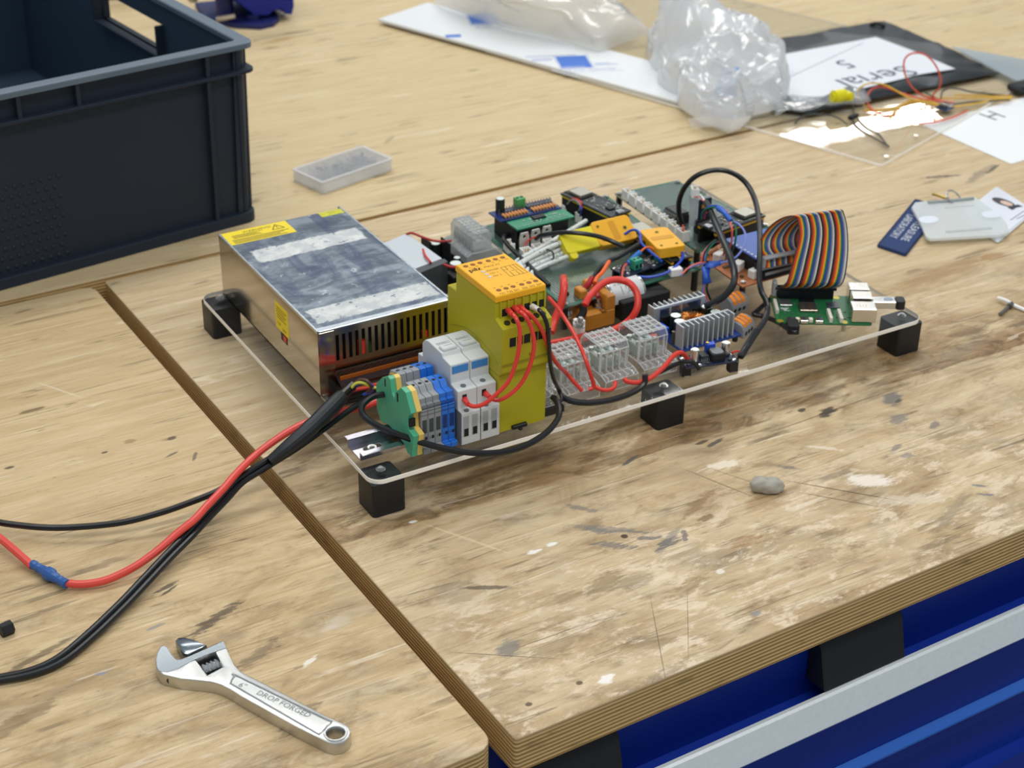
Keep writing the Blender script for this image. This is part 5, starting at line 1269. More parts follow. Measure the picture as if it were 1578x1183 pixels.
w = wire('black_wire', 'black wire hanging down the front of the tall yellow relay', [(154.8,19,140.2), (153.6,10,142.9), (156,5,138.2), (158.7,3,128), (160.3,3,113), (163.9,6,92.8), (170,10,75.3), (183.2,22.3,55), (182.9,16.4,50), (177.7,12.1,50), (176.9,14.9,50)], 1.75, BLACKW)
ferrule('ferrule', (153.6,19,141.1), (153.6,9,142.8), WHITEP, w)
wire('red_wire', 'thin red wire crossing from behind the relay to the clear boxes', [(216.5,95.2,100), (218.5,84.4,95), (218.7,72,90), (216.5,52.6,84), (213,32.3,76), (213,23.6,66), (216.9,22.9,54), (217.8,21.9,48), (213.6,23.2,46)], 1.75, RED)
wire('red_wire', 'short red jumper between two clear boxes', [(218.9,22.5,48), (221.7,16.8,47), (226.8,12.7,47), (233.1,13.4,48), (236.4,17.6,50)], 1.75, RED)
wire('red_wire', 'red wire passing behind the relay to the power supply', [(165.5,182.4,66), (150.7,161.1,60), (148.6,158.6,52)], 1.6, RED)

# ---------------------------------------------------------------- heavy red cables at the contactor
wire('red_cable', 'thick red cable looping round the silver contactor can', [(266.2,113.5,72), (272.4,117,76), (282.5,122.2,79), (293.6,125.6,82), (303.7,125.2,83), (311.8,121.5,82), (315.9,114.9,80), (318,108.1,74), (315.5,101.7,67), (311.4,99.2,60), (304.9,100.3,52), (293.5,101.7,47), (281.8,104.7,44), (265.5,106.1,43), (247.9,107.5,43), (229.6,110.7,43)], 3.2, RED, 'cable', seg=12)
wire('red_cable', 'thick red cable stub rising left of the contactor', [(280.7,172.5,70), (268.2,151.8,78), (263.4,144,76), (258.2,138.5,68), (253.3,135.7,60), (246.7,132.4,52), (239.2,125.4,46)], [3.6, 3.6], RED, 'cable', seg=12)
wire('black_sleeve', 'short black sleeve standing beside the red cable stub', [(278.6,163.1,60), (277.2,159.4,54), (273.8,156.8,48)], 2.4, BLACKW, 'sleeve')
wire('red_cable', 'red cable running level behind the white pillar', [(226.4,108.9,46), (248.4,106.4,46), (265,105.5,46)], 2.6, RED, 'cable')
wire('red_wire', 'red wire from the black module to the blue screw terminal', [(275.9,95.5,42), (287.7,87.4,44), (302.1,78,46), (313.3,71.1,47)], 2.0, RED)
mb = MB(); mb.cyl((309.2,74.1,46), (316.7,72,47), 2.7, 10); tag(mb.build('crimp_end', mat('ferrule_red', '#d93a34', .4)), 'red crimp end at the blue screw terminal', 'ferrule')
sh = thing('sheathed_pair', 'black sheath splitting into black and orange wires above the contactor', 'cable', (351.2,190.7,70))
MB().tube([(389.7,189.3,70), (385.8,191.7,74), (372.3,184.3,78), (352.7,173.9,80), (335.3,167.4,80), (326.3,166.8,79)], 2.5, 10).build('sheath', BLACKW, sh)
MB().tube([(328.9,168.6,79), (318.7,163.9,78), (310,160.2,75), (302.5,155.9,72)], 2.2, 10).build('black_core', BLACKW, sh)
MB().tube([(303.2,157,72), (298,155.3,68), (294.4,155.9,64)], [2.7, 3.1, 3.0], 10).build('crimp_boot', mat('boot_red', '#b32430', .4), sh)
MB().tube([(326.9,166.5,79), (317.3,158.4,78), (311.1,154.2,76), (303.3,150.8,74), (298.2,146,72)], 2.0, 10).build('orange_core', ORANGEW, sh)
MB().tube([(299.7,148.3,72), (299,145.7,66), (296.3,136.9,62)], 2.2, 10).build('crimp_boot', mat('boot_red', '#b32430', .4), sh)
MB().ring((294.8,164,57), 3.4, 1.1, (0, 0, 1), 18, 8).build('ring_terminal', GOLD, sh)
wire('black_cable', 'black cable crossing over the white leads to the amber plug', [(300.3,253.6,72), (301.1,246.7,78), (305.6,234.4,84), (313.3,223.6,88), (322.1,214.6,89), (330.3,209.2,88), (341,204.2,85), (350.5,197.2,81), (357.5,187.5,78)], 2.2, BLACKW, 'cable')
wire('black_cable', 'black cable edging the green board beside the relay lid', [(289.5,284.5,66), (281.3,279.1,70), (274.9,270.7,70), (273.5,259.6,68), (273.4,244.7,66), (273.4,225.2,64), (272.2,202,62), (271.5,182.2,60)], 2.2, BLACKW, 'cable')
wire('red_wire', 'tiny red and black lead at the tabbed transistors', [(288.8,256,64), (292,257.8,68), (295.9,256,72), (299.9,250.6,76)], .8, RED)
# ---------------------------------------------------------------- white braided leads
def braid():
    m = bpy.data.materials.new('white_braid'); k = NT(m)
    p = k.pos(); n = k.noise(k.mapping(p, scale=(.35, .35, .35)), 1, 2, .5)
    k.L.new(k.mix(k.smooth(n, .60, .68), srgb('#dfe3e0'), srgb('#5f7f86')), k.bsdf.inputs['Base Color']); k.bsdf.inputs['Roughness'].default_value = .7
    return m
BR = braid()
LEADS = [((269.3,236.3,63), (310.3,241.3,72), (370.2,273.7,68)), ((266.9,228.7,64), (303,227.2,74), (361.4,247.3,72)), ((270.5,225.1,62), (306.2,225.2,70), (354.9,233.8,72)),
             ((271.4,218.3,62), (306.1,220.3,68), (351.8,227.8,71)), ((272.3,211.4,62), (304.9,213.6,67), (336.1,217,68)), ((269.4,225.8,66), (304,224.3,77), (357.7,229.1,76))]
for i in range(6):
    wire('braided_lead', ['white braided lead at the far side of the tied bundle', 'white braided lead lying between the far side and the middle of the bundle', 'white braided lead in the middle of the bundle, under the tie', 'white braided lead entering the lemon cap at its lower side', 'white braided lead nearest the contactor, lowest of the bundle', 'white braided lead on top of the bundle, reaching the amber plug'][i], [Vector(LEADS[i][0])+Vector((-6, -10, -2)), *LEADS[i]], 2.2, BR, 'lead', 'white braided sensor leads')
mb = MB(); pts = [(292.9,221.3,76), (294.2,214.1,76), (295.3,213.3,70), (297.1,221.8,64), (296.3,229,68)]
mb.tube(pts+[pts[0]], .8, 8); tag(mb.build('cable_tie', BLACKW), 'black tie round the white braided leads', 'cable tie')
# ---------------------------------------------------------------- big black loops at the right
wire('black_cable', 'black cable in a tall arch over the back prototyping board', [(446.7,215.6,66), (444.5,217.7,74), (442.8,219.7,84), (442.3,219.2,96), (444.5,215.2,110), (452,210.7,121), (462.7,205,127), (475.3,199.1,128), (483.7,187.2,126), (487.1,172.5,120), (481.7,152.2,112), (465.7,124.2,103), (441.9,91.1,92), (425.5,69.5,82), (418.9,56.9,74), (419,49.7,68), (416.4,42.6,62), (404.3,32.2,58), (385.8,20.1,56), (365,5.8,54), (355.3,0.8,50)], 2.6, BLACKW, 'cable', seg=10)
wire('black_cable', 'thick black cable curving down behind the finned heatsinks', [(461.4,201.6,96), (453.2,183.1,96), (439.7,155.3,95), (426.5,126.1,93), (414.3,98.5,90), (405.1,79.8,85), (397.4,71.6,78), (388.3,71,70), (379.8,74.4,64), (372.9,78.3,60)], 3.2, BLACKW, 'cable', seg=10)
for m, pts in ((YELLOWW, [(470.9,219.5,92), (464.5,207.9,95), (460.1,198.7,96)]), (WHITEP, [(475.4,234.9,88), (473,225.6,92), (460.5,200.3,96)]), (PINKW, [(476.9,240.9,84), (470.9,224.7,90), (460.8,201.9,96)])):
    wire('thin_core', {'yellow_insulation': 'thin yellow core', 'white_nylon': 'thin white core', 'salmon_insulation': 'thin salmon core'}[m.name]+' entering the thick black cable at the back board', pts, .9, m)
jst(515, 290, 'white socket at the back board corner with thin cores', a=60, w=12)
wire('black_cable', 'black cable from the green computer plug passing behind the lever connectors', [(525.9,121.9,42), (510.5,116.5,41), (486.9,104.7,40), (458.8,90.6,40), (437.3,80.5,39), (430.5,77.5,38), (436.2,72.1,37), (438.8,61.1,38), (436.4,44.2,41), (433.4,28.6,43), (436.2,22.8,43)], 2.4, BLACKW, 'cable', seg=10)
wire('black_cable', 'black heat shrunk cable end soldered to the step-down board', [(387.3,20.5,58), (372.9,11.5,55), (359.1,3.2,51), (356,1.7,50)], 3.4, BLACKW, 'cable')
wire('black_wire', 'bare black core ending on the step-down board', [(357.9,3.3,50), (354.2,2.8,48), (350.4,-1.5,46)], 1.1, BLACKW)
wire('red_wire', 'short thin red wire at the right end of the step-down board', [(365.6,11.3,48), (361.1,13.7,48), (356.2,13.8,48)], .9, RED)
# ---------------------------------------------------------------- small coloured wires
TAPE = mat('blue_tape', '#1f52b4', 0.4)
t = MB(); t.grid([[(412.1,131.6,74), (405.4,124.1,72)], [(418.5,128,74), (410.4,119,73)], [(427.7,126.2,74), (422,120.5,73)]]); t.grid([[(403.5,126.7,72), (411.8,123.8,72)], [(401.7,121.4,66), (407,118.5,66)], [(397.4,115.9,60), (406.5,114,60)]])
tp = t.build('tape_tag', TAPE); sol = tp.modifiers.new('thickness', 'SOLIDIFY'); sol.thickness = .0009
tag(tp, 'blue tape wrapped round coloured wires between the green and copper boards', 'tape')
def bundle(lab, ms, pts, r=.95, sp=1.5, group=None):
    pts = [Vector(p) for p in pts]
    for i, (m, nm) in enumerate(ms):
        o = Vector(((i-(len(ms)-1)/2)*sp, 0, (i % 2)*sp*.8))
        wire('thin_wire', 'thin %s wire %s' % (nm, lab), [p+o for p in pts], r, m, 'wire', group)
SET = [(LILAC, 'lilac'), (PINKW, 'salmon'), (GREENW, 'green'), (BLACKW, 'black')]
bundle('hanging below the blue tape to the plate', SET, [(402.2,116.4,60), (401.6,116.5,52), (404.1,114.9,44), (406.2,112,38)])
bundle('from the blue tape to the loose white plug', SET, [(410.9,129.8,73), (401,130.5,73), (393.5,132.2,70), (385.2,130.5,66)])
bundle('looping up over the copper board from the tape', [(PINKW, 'salmon'), (BLACKW, 'black'), (LILAC, 'lilac'), (GREENW, 'green')], [(409.6,132.1,73), (411.5,133.5,80), (420.2,136.9,86), (429.4,138.4,88), (435.2,136.8,86), (440.4,138.7,78), (442,140.8,70)], sp=1.6)
pgw = MB(frame((377.5,137.8,62), (1, -.2, 0), (.2, 1, 0))); pgw.box(0, 0, 0, 12, 8, 8, .8); tag(pgw.build('white_plug', WHITEP), 'loose white plug hanging at the front edge of the green board', 'plug')
wire('thin_wire', 'lilac wire bowing out at the right above the copper board', [(421.3,121.7,74), (430.2,121.6,74), (436.4,118.2,78), (443.9,119,84), (450.5,123.5,90), (454.8,131.9,95), (455.3,140.9,98), (457.9,151.2,96)], 1.0, LILAC)
wire('thin_wire', 'red wire dropping from the right controller board', [(454.1,153.3,96), (451,145.7,93), (450.1,143.5,86), (450.4,144.7,76), (454.1,150.4,66)], 1.0, PINKW)
wire('thin_wire', 'green wire dropping beside the red one from the right controller board', [(459.4,157.2,96), (456,146.3,93), (451.5,139.4,86), (452.3,141.9,74), (457.8,149.9,64)], 1.0, GREENW)
bundle('arching over the right controller board', [(GREENW, 'green'), (BLUEW, 'blue'), (RED, 'red')], [(452.5,193.2,84), (451.5,190.8,92), (452.4,185.4,98), (455.5,179.4,101), (458.2,172.7,101), (458.1,164,99)], 1.0, 1.7)
mb = MB(); mb.tube([(455.3,175.2,102), (454.9,164.1,101), (455.1,153.6,97)], [2.4, 2.6, 2.4, 2.6, 2.4, 2.6, 2.4, 2.6, 2.4, 2.4, 2.4, 2.4, 2.4], 10); tag(mb.build('tape_wrap', mat('bright_blue_tape', '#2f66c8', .4)), 'bright blue tape wrap on the wires over the right controller board', 'tape')
wire('blue_wire', 'blue wire curving from the square amber plug to the near amplifier board', [(400.8,155.5,76), (399.6,150.5,75), (393.9,145.5,73), (384.3,142,70), (373.9,140.6,67), (364.5,142.7,65), (356.7,146.1,64), (350.6,151.1,64)], 1.25, BLUEW)
wire('blue_wire', 'blue wire from the back amber plug to the far amplifier board', [(375.5,214.2,76), (380.9,211.5,80), (383.3,205.2,82), (380.7,194.8,82), (373.9,183.5,80), (373.1,169.2,78), (373.9,157.4,76), (377.6,153.7,72)], 1.25, BLUEW)
mb = MB(); mb.tube([(347,165.8,72), (356.5,169.3,75), (364.5,170.6,78)], [2.4]*13, 10); tag(mb.build('tape_wrap', mat('sky_blue_tape', '#2f74c4', .4)), 'blue tape wrap sloping between the amplifier boards', 'tape')
wire('thin_wire', 'orange wire from the blue wrap to the middle controller board', [(363.2,169.7,78), (370.6,172.2,80), (375.7,171,80), (378.4,166.2,78)], 1.0, ORANGEW)
wire('thin_wire', 'salmon wire dropping from the blue wrap past the near amplifier board', [(347.7,166.9,72), (341.5,164,70), (336,157.6,66), (335,153.4,60), (336.5,154,54)], 1.2, PINKW)
wire('thin_wire', 'black wire dropping beside the salmon one past the near amplifier board', [(348,168.4,72), (339.9,164.9,70), (334.4,158.4,66), (331.4,152.3,60)], 1.0, BLACKW)
bundle('joining the two white sockets behind the driver boards', [(GREYW, 'grey'), (RED, 'red'), (ORANGEW, 'orange')], [(372,309.4,72), (373.1,304.2,78), (374.2,296.4,80), (374.1,288.9,78), (373.7,290.2,72)], .9, 1.4)
wire('thin_wire', 'blue wire into the white socket by the raised controller board', [(375,293.9,78), (371.5,284.7,76), (374.8,290.5,66)], .9, BLUEW)
wire('thin_wire', 'yellow wire tucked under the raised controller board', [(373.6,307.3,76), (378.5,306.7,78), (383.6,307.3,76)], .9, YELLOWW)
wire('thin_wire', 'red and black tail of the tall arch going into a white socket', [(443.5,212.8,72), (442.8,209.3,68), (442.2,205.7,64)], .9, RED)
# red wires behind the power supply
wire('red_wire', 'red wire from the pale case to the frosted terminal box', [(197.9,326.5,70), (202.2,322.6,72), (205.9,312.1,72), (213.1,303,70), (221.9,299.7,68), (232.8,300.3,66)], 1.2, mat('dark_red_insulation', '#b03030', .4))
wire('red_wire', 'red wire hanging over the end of the pale case module', [(196.5,288.8,70), (190.2,272.8,72), (188,259.5,72), (191.5,262.3,66), (191.8,269.8,56)], 1.1, RED)
wire('red_wire', 'red wire from the pale case toward the relay', [(197.9,265.2,68), (199.7,254.6,68), (203.5,246.2,68), (211.3,246.7,66)], 1.3, mat('dark_red_insulation', '#b03030', .4))

# ---------------------------------------------------------------- adjustable wrench
W_OUT = [(-198.7, -82.6), (-199.5, -79.0), (-202.4, -78.9), (-206.7, -83.9), (-210.6, -91.3), (-212.9, -98.7), (-213.0, -104.7), (-211.2, -109.1), (-202.2, -119.2), (-191.9, -127.2), (-185.2, -132.7), (-181.5, -137.7), (-177.9, -145.2), (-173.6, -156.7), (-163.5, -180.2), (-154.7, -200.5), (-147.8, -214.7), (-143.2, -224.0), (-139.6, -228.1), (-134.2, -229.5), (-129.1, -227.3), (-125.5, -223.0), (-124.3, -219.1), (-125.2, -214.4), (-131.4, -203.3), (-141.6, -181.2), (-153.0, -155.6), (-161.4, -137.9), (-164.1, -132.0), (-165.4, -123.3), (-164.2, -111.3), (-163.4, -104.1), (-162.3, -94.5), (-171.7, -95.5), (-180.4, -97.2), (-186.5, -98.4), (-192.1, -98.7), (-195.4, -98.7), (-197.5, -97.5), (-198.3, -94.4), (-198.4, -88.5)]
W_WIN = [(-186.6, -104.1), (-171.7, -102.8), (-173.6, -120.9), (-185.3, -123.7)]
W_HOLE = [(-129.9, -222.8), (-131.0, -224.4), (-132.5, -225.5), (-134.2, -226.1), (-136.0, -226.1), (-137.7, -225.5), (-139.1, -224.3), (-140.1, -222.7), (-140.7, -220.9), (-140.7, -218.9), (-140.1, -217.0), (-139.1, -215.4), (-137.6, -214.2), (-135.9, -213.6), (-134.1, -213.6), (-132.4, -214.2), (-130.9, -215.4), (-129.9, -217.0), (-129.3, -218.9), (-129.4, -220.9)]
W_JAW = [(-190.7, -76.4), (-187.9, -74.8), (-184.1, -76.5), (-178.6, -83.2), (-173.8, -92.2), (-180.6, -94.2), (-189.1, -95.7), (-191.1, -92.2), (-191.5, -86.5)]
W_PANEL = [(-172.8, -136.9), (-170.2, -135.0), (-167.7, -136.8), (-136.1, -201.2), (-132.5, -208.1), (-137.0, -211.0), (-144.0, -214.8), (-147.4, -209.0), (-172.8, -146.5), (-174.9, -140.7)]
W_TXT = [(-166.1, -157.5), (-142.1, -202.1), (-169.8, -160.9), (-172.8, -143.7)]
W_FACE = [(-199.3, -84.3), (-200.1, -80.8), (-202.6, -80.9), (-206.8, -85.6), (-210.2, -92.1), (-212.5, -99.5), (-212.2, -104.9), (-208.1, -108.4), (-200.4, -108.6), (-191.6, -106.0), (-180.9, -104.4), (-164.1, -103.8), (-162.8, -96.2), (-181.0, -98.9), (-192.7, -100.4), (-196.1, -100.4), (-198.3, -99.2), (-199.2, -95.6), (-199.3, -89.8)]
W_KN = [(-184.4, -108.6), (-170.9, -107.6), (-183.9, -117.5), (-172.2, -116.5)]

WRM = mat('satin_chrome', '#c9cac8', 0.3, 1.0, bump=0.2, bscale=1400)
WRP = mat('polished_chrome', '#8d959b', 0.18, 1.0)
wr = thing('adjustable_wrench', 'chrome adjustable wrench lying at the lower left of the bench', 'wrench', (-165, -150, 0))
mb = MB(); mb.plate(W_OUT, [W_WIN, W_HOLE], 0.4, 10, 1.6); mb.build('body', WRM, wr, 40)
mb = MB(); mb.plate(W_FACE, [], 9.9, 10.25, .1); mb.build('polished_jaw_face', WRP, wr)
mb = MB(); mb.plate(W_JAW, [], 1.5, 8.6, 1.0); mb.build('sliding_jaw', WRP, wr, 40)
cx = sum(p[0] for p in W_WIN)/4; cy = sum(p[1] for p in W_WIN)/4
ax = (Vector(W_WIN[1])-Vector(W_WIN[0])).normalized()
mb = MB(); mb.cyl((cx-ax.x*6, cy-ax.y*6, 5.2), (cx+ax.x*6, cy+ax.y*6, 5.2), 3.4, 14)
for k in range(4): mb.ring((cx+ax.x*(-4.6+k*3.1), cy+ax.y*(-4.6+k*3.1), 5.2), 3.6, 1.15, (ax.x, ax.y, 0), 14, 6)
mb.build('knurl_screw', CHROME, wr)
mb = MB(); mb.plate(W_WIN, [], .45, .8); mb.build('window_floor', MATTEBLK, wr)
mb = MB()
pl = [(x, y, 10.0) for x, y in W_PANEL]; mb.tube(pl+[pl[0]], .65, 6, 4); mb.build('raised_panel_rim', WRM, wr)
mb = MB(); mb.ring((-135, -219.8, 9.9), 6.9, .9, (0, 0, 1), 24, 6); mb.build('hole_rim', WRM, wr)
mb = MB(); mb.cyl((-208, -112.4, 5), (-204.5, -108, 5), 2.6, 14); mb.build('pin_hole', DARKH, wr)
tM = frame((-165.0, -158.4, 10.0), (24, -44.6, 0), (44.6, 24, 0))
mb = MB(); text_bm(mb, 'DROP FORGED', 6.6, tM, sx=.98, lift=.12); text_bm(mb, '6"', 6.6, tM @ TR((-15.5, 0, 0)), lift=.12)
mb.build('lettering', mat('embossed_shadow', '#6d7173', 0.5, .5), wr)

# ---------------------------------------------------------------- odds and ends on the benches
hx = MB(rotz(10, (-289.2,-5.5,0))); hx.cyl((-3, 4, 4.6), (6, 4, 4.6), 5.2, 6, bev=.3); hx.cyl((6, 4, 4.6), (6.2, 4, 4.6), 2, 12); tag(hx.build('hex_spacer', MATTEBLK), 'black hexagon spacer at the left edge of the bench', 'spacer')
gm = MB()
rnd = random.Random(2)
t = bmesh.new(); bmesh.ops.create_icosphere(t, subdivisions=4, radius=1)
for v in t.verts:
    d = v.co.copy(); a = 11.5 + 2.6*noise.noise(d*1.3+Vector((3, 1, 2))) + 1.3*noise.noise(d*3.1)
    w = abs(d.x-.25); dent = -2.0*math.exp(-((d.x-.15)*5)**2)*max(0, d.z)
    v.co = Vector((d.x*(a*1.12+dent), d.y*(a*.72+dent), max(-.35, d.z)*(a*.8)+dent*d.z+2.2))
gm.M = rotz(-24, (296,-118.4,2)); gm._merge(t)
tag(gm.build('putty_lump', mat('grey_putty', '#a8a498', 0.6, bump=.15, bscale=300), angle=60), 'small grey lump of putty on the front right of the bench', 'putty')
bo = thing('loose_bolt', 'small bolt lying by a white strip at the right edge', 'bolt', (707.4,23.9,0))
mb = MB(); mb.cyl((686.4,13.9,2.6), (708.1,22.5,2.6), 1.9, 10); mb.build('shank', mat('dull_steel', '#8d8a84', .4, 1.0), bo)
mb = MB(); mb.cyl((705.6,21,3.2), (711.4,23.4,3.2), 3.2, 6); mb.build('head', mat('dull_steel', '#8d8a84', .4, 1.0), bo)
sp_ = MB(); sp_.tube([(708.1,38.7,4), (709.2,29.4,5), (711.9,21.2,3), (716.1,5.1,2)], 2.0, 8); tag(sp_.build('white_strip', WHITEP), 'curved white plastic strip at the right edge', 'strip')
# clear organiser box
OB = rotz(14.4, (233, 602, 0))
ob = thing('organiser_box', 'small flat clear plastic box of metal bits behind the power supply', 'box', (277, 640, 0))
OBM = clear('box_clear_plastic', '#fcfcfc', .16, '#ffffff', .08, .06); OBW = clear('box_clear_wall', '#fafafa', .6, '#ffffff', .12, .06)
mb = MB(OB); mb.box(.4, .4, .3, 103.6, 53.6, 1.6); mb.build('base', OBW, ob)
mb = MB(OB); mb.plate(rr(0, 0, 104, 54, 3), [rr(1.6, 1.6, 102.4, 52.4, 2)], .3, 12.6, .2); mb.build('outer_wall', OBW, ob)
mb = MB(OB)
for k in range(1, 5): mb.box(k*20.6, 1.6, 1.6, k*20.6+.9, 52.4, 11.6)
mb.box(1.6, 26.5, 1.6, 102.4, 27.4, 11.6); mb.build('partition', OBM, ob)
mb = MB(OB); mb.rbox(-.8, -.8, 12.7, 104.8, 54.8, 14.2, 3, 4, .4); mb.build('lid', OBM, ob)
mb = MB(OB); mb.plate(rr(-.8, -.8, 104.8, 54.8, 3), [rr(2.4, 2.4, 101.6, 51.6, 2)], 14.25, 14.9, .2); mb.build('lid_rim', OBW, ob)
mb = MB(OB); rnd = random.Random(6)
for k in range(90):
    cxx = rnd.choice([0, 1, 2, 3, 4, 2, 3, 4])*20.6; x = cxx+rnd.uniform(3, 17); y = rnd.choice([rnd.uniform(4, 23), rnd.uniform(30, 50), rnd.uniform(4, 23)]); a = rnd.uniform(0, 3.1); z = rnd.uniform(2.6, 7.5)
    mb.cyl((x-3*math.cos(a), y-3*math.sin(a), z), (x+3*math.cos(a), y+3*math.sin(a), z+rnd.uniform(-.6, .6)), rnd.uniform(.8, 1.6), 6)
stuff(mb.build('metal_bits', mat('springs_grey', '#9aa0a6', .35, .8), ob))

# ---------------------------------------------------------------- white film covered board
WB0 = Vector((561, 1125, 0)); wl = Vector((.353, -.936, 0)); wwv = Vector((.936, .353, 0))
WBM = Matrix(((wl.x, wwv.x, 0, WB0.x), (wl.y, wwv.y, 0, WB0.y), (0, 0, 1, 0), (0, 0, 0, 1)))
wb = thing('film_covered_board', 'long white film covered board with blue logos at the back', 'board', (700, 900, 5))
mb = MB(WBM); mb.box(0, 0, 4.6, 590, 108, 8.6, .2); mb.build('board', mat('white_film', '#e9ecee', .35), wb)
mb = MB(WBM); mb.box(318, -2.2, 4.0, 366, 5, 4.5, .1); mb.build('loose_film_edge', mat('white_film_edge', '#e2e4e4', .4), wb)
LB = mat('logo_blue', '#2f6fd0', .4); LG = mat('logo_small_print', '#5f82cc', .5); WHT = mat('logo_white', '#f2f4f6', .4)
def film_logo(o, n, full=True):
    M_ = frame((o[0], o[1], 8.62), (40, -15, 0), (22, 49, 0))
    mb = MB(); bars(mb, M_, 0, 0, 42, 50, .04); a = mb.build('logo_square', LB, wb)
    mb = MB(); text_bm(mb, 'PERSPEX', 8, M_ @ TR((2, 2, 0)), sx=1.0, lift=.09); mb.build('logo_name', WHT, a)
    mb = MB()
    bars(mb, M_, -2.4, -4, -1.7, 54); bars(mb, M_, 43.6, -4, 44.3, 54)
    text_bm(mb, '10 Year Guarantee', 9, M_ @ TR((2, -10, 0)), sx=1.0)
    text_bm(mb, 'PERSPEX is a registered trademark', 4.4, M_ @ TR((2, -17, 0)), sx=1.25)
    for k in range(2): bars(mb, M_, 47, 8+k*6, 78-(k*9), 10+k*6)
    if full:
        for k in range(2): bars(mb, M_, -34, 36+k*6, -6, 38+k*6)
        bars(mb, M_, -40, 53, 30, 55)
    mb.build('lettering', LG, a)
film_logo((681, 815), 0)
film_logo((667, 1037), 1, False)
mb = MB(); M_ = frame((*(605.4,1000.1,8)[:2], 8.62), (40, -15, 0), (22, 49, 0)); bars(mb, M_, 0, 4, 22, 16); mb.build('logo_square', LB, wb)

# ---------------------------------------------------------------- clear acrylic sheet on the right
cs = thing('acrylic_sheet', 'large clear acrylic sheet lying flat on the back bench with loose wires', 'sheet', (840, 360, 1))
CSM = rotz(19.3, (840, 360, 0))
CLEAR2 = clear('clear_sheet', '#fdfefc', 0.02, rough=.02, f0=.06, bump=.10, bscale=9)
mb = MB(CSM); mb.rbox(0, 0, .8, 440, 620, 3.8, 4, 3, .6); mb.b.normal_update()
for f in mb.b.faces: f.material_index = 0 if f.normal.z > .95 else 2 if f.normal.z < -.5 else 1
mb.build('panel', [CLEAR2, CUT, UNDER], cs, 10)
mb = MB()
for c in ((862.7,377.5,3.9), (940.8,411.5,3.9)): mb.cyl(c, (c[0], c[1], 4.6), 2.6, 14)
mb.build('corner_hole', CHROME, cs)

# ---------------------------------------------------------------- paper with letter H
ph = thing('paper_sheet', 'white paper sheet marked H at the right edge', 'paper', (1053.7,384.3,0))
a_, b_, c_ = Vector((978.5,441.5,0.4)), Vector((1163.5,453,0.4)), Vector((983.1,294.2,0.4))
b_ = a_+(b_-a_)*1.5; d_ = b_+(c_-a_)
mb = MB(); mb.quad(a_, c_, d_, b_, .35); mb.build('sheet', mat('paper_white', '#eef1f2', .6), ph)
mb = MB(); M_ = frame((1069.3,409.2,0.8), Vector((1112,406.9,0.8))-Vector((1064.1,401.7,0.8)), Vector((1097.8,419.8,0.8))-Vector((1074.4,380.8,0.8)))
text_bm(mb, 'H', 40, M_, sx=.9, lift=.1); mb.build('lettering', mat('grey_marker', '#6e7478', .6), ph)

# ---------------------------------------------------------------- black foil envelope with a labelled sheet
en = thing('black_envelope', 'black foil envelope lying under the clear sheet and a white label', 'envelope', (1050, 640, 4))
def crinkled(name, poly, z, m, parent, amp, sub=26):
    xs = [p[0] for p in poly]; ys = [p[1] for p in poly]
    t = bmesh.new(); f = t.faces.new([t.verts.new((p[0], p[1], z)) for p in poly])
    bmesh.ops.triangulate(t, faces=[f]); 
    for _ in range(5): bmesh.ops.subdivide_edges(t, edges=[e for e in t.edges if e.calc_length() > 14], cuts=1)
    bmesh.ops.triangulate(t, faces=t.faces[:])
    for v in t.verts: v.co.z = z+amp*(.5+noise.noise(v.co*.03)+.5*abs(noise.noise(v.co*.09)))
    mb = MB(); mb._merge(t); o = mb.build(name, m, parent, 20)
    s = o.modifiers.new('thickness', 'SOLIDIFY'); s.thickness = .0008
    return o
EPOLY = [(989.5,783,4)[:2], (1092.8,780.6,4)[:2], (1212.8,778.4,4)[:2], (1207.7,653.5,4)[:2], (1193.1,525.6,4)[:2], (1079.6,528.9,4)[:2], (964.1,530.2,4)[:2], (871.1,527.4,4)[:2], (839.3,565.5,4)[:2]]
crinkled('foil', EPOLY, 4.5, mat('black_foil', '#34383b', .38, .2, vary=.3, bscale=120), en, 3.0)
mb = MB(); mb.tube([(1176.9,769.3,8), (1184.4,761.5,11), (1190.7,751.5,9)], 3, 6); mb.build('crumpled_corner', mat('black_foil_dark', '#17191b', .5), en)
lp = thing('label_sheet', 'white printed sheet lying on the black foil envelope', 'paper', (1026.8,649.5,8))
LP = [(953.6,720.3,9.5), (1143.7,717.6,9.5), (1149,640.6,9.5), (1146.9,562.1,9.5), (1091.9,568,9.5), (985.4,562.1,9.5), (869.7,556.1,9.5), (898.1,631.6,9.5)]
mb = MB(); mb.plate([p[:2] for p in LP], [], 9.2, 9.6); mb.build('sheet', mat('paper_cool_white', '#dfe4ea', .45), lp)
mb = MB(); M_ = frame((1093.3,605.2,9.7), Vector((956.2,605.5,9.7))-Vector((1090.2,606.8,9.7)), Vector((1006.3,567.2,9.7))-Vector((1040,618.8,9.7)))
text_bm(mb, 'Serial', 54, M_, sx=1.05, lift=.1); text_bm(mb, '5', 46, frame((1038.3,662,9.7), Vector((1003.4,662.4,9.7))-Vector((1038.3,662,9.7)), (-.3, -1, 0)), lift=.1)
mb.build('lettering', mat('blue_black_print', '#4a5568', .6), lp)
mb = MB(); d = [Vector((897.6,630.9,9.8)), Vector((1109.3,705.5,9.8))]; mb.tube(d, .5, 4, raw=True); mb.build('fold_line', mat('fold_grey', '#aab0b8', .6), lp)
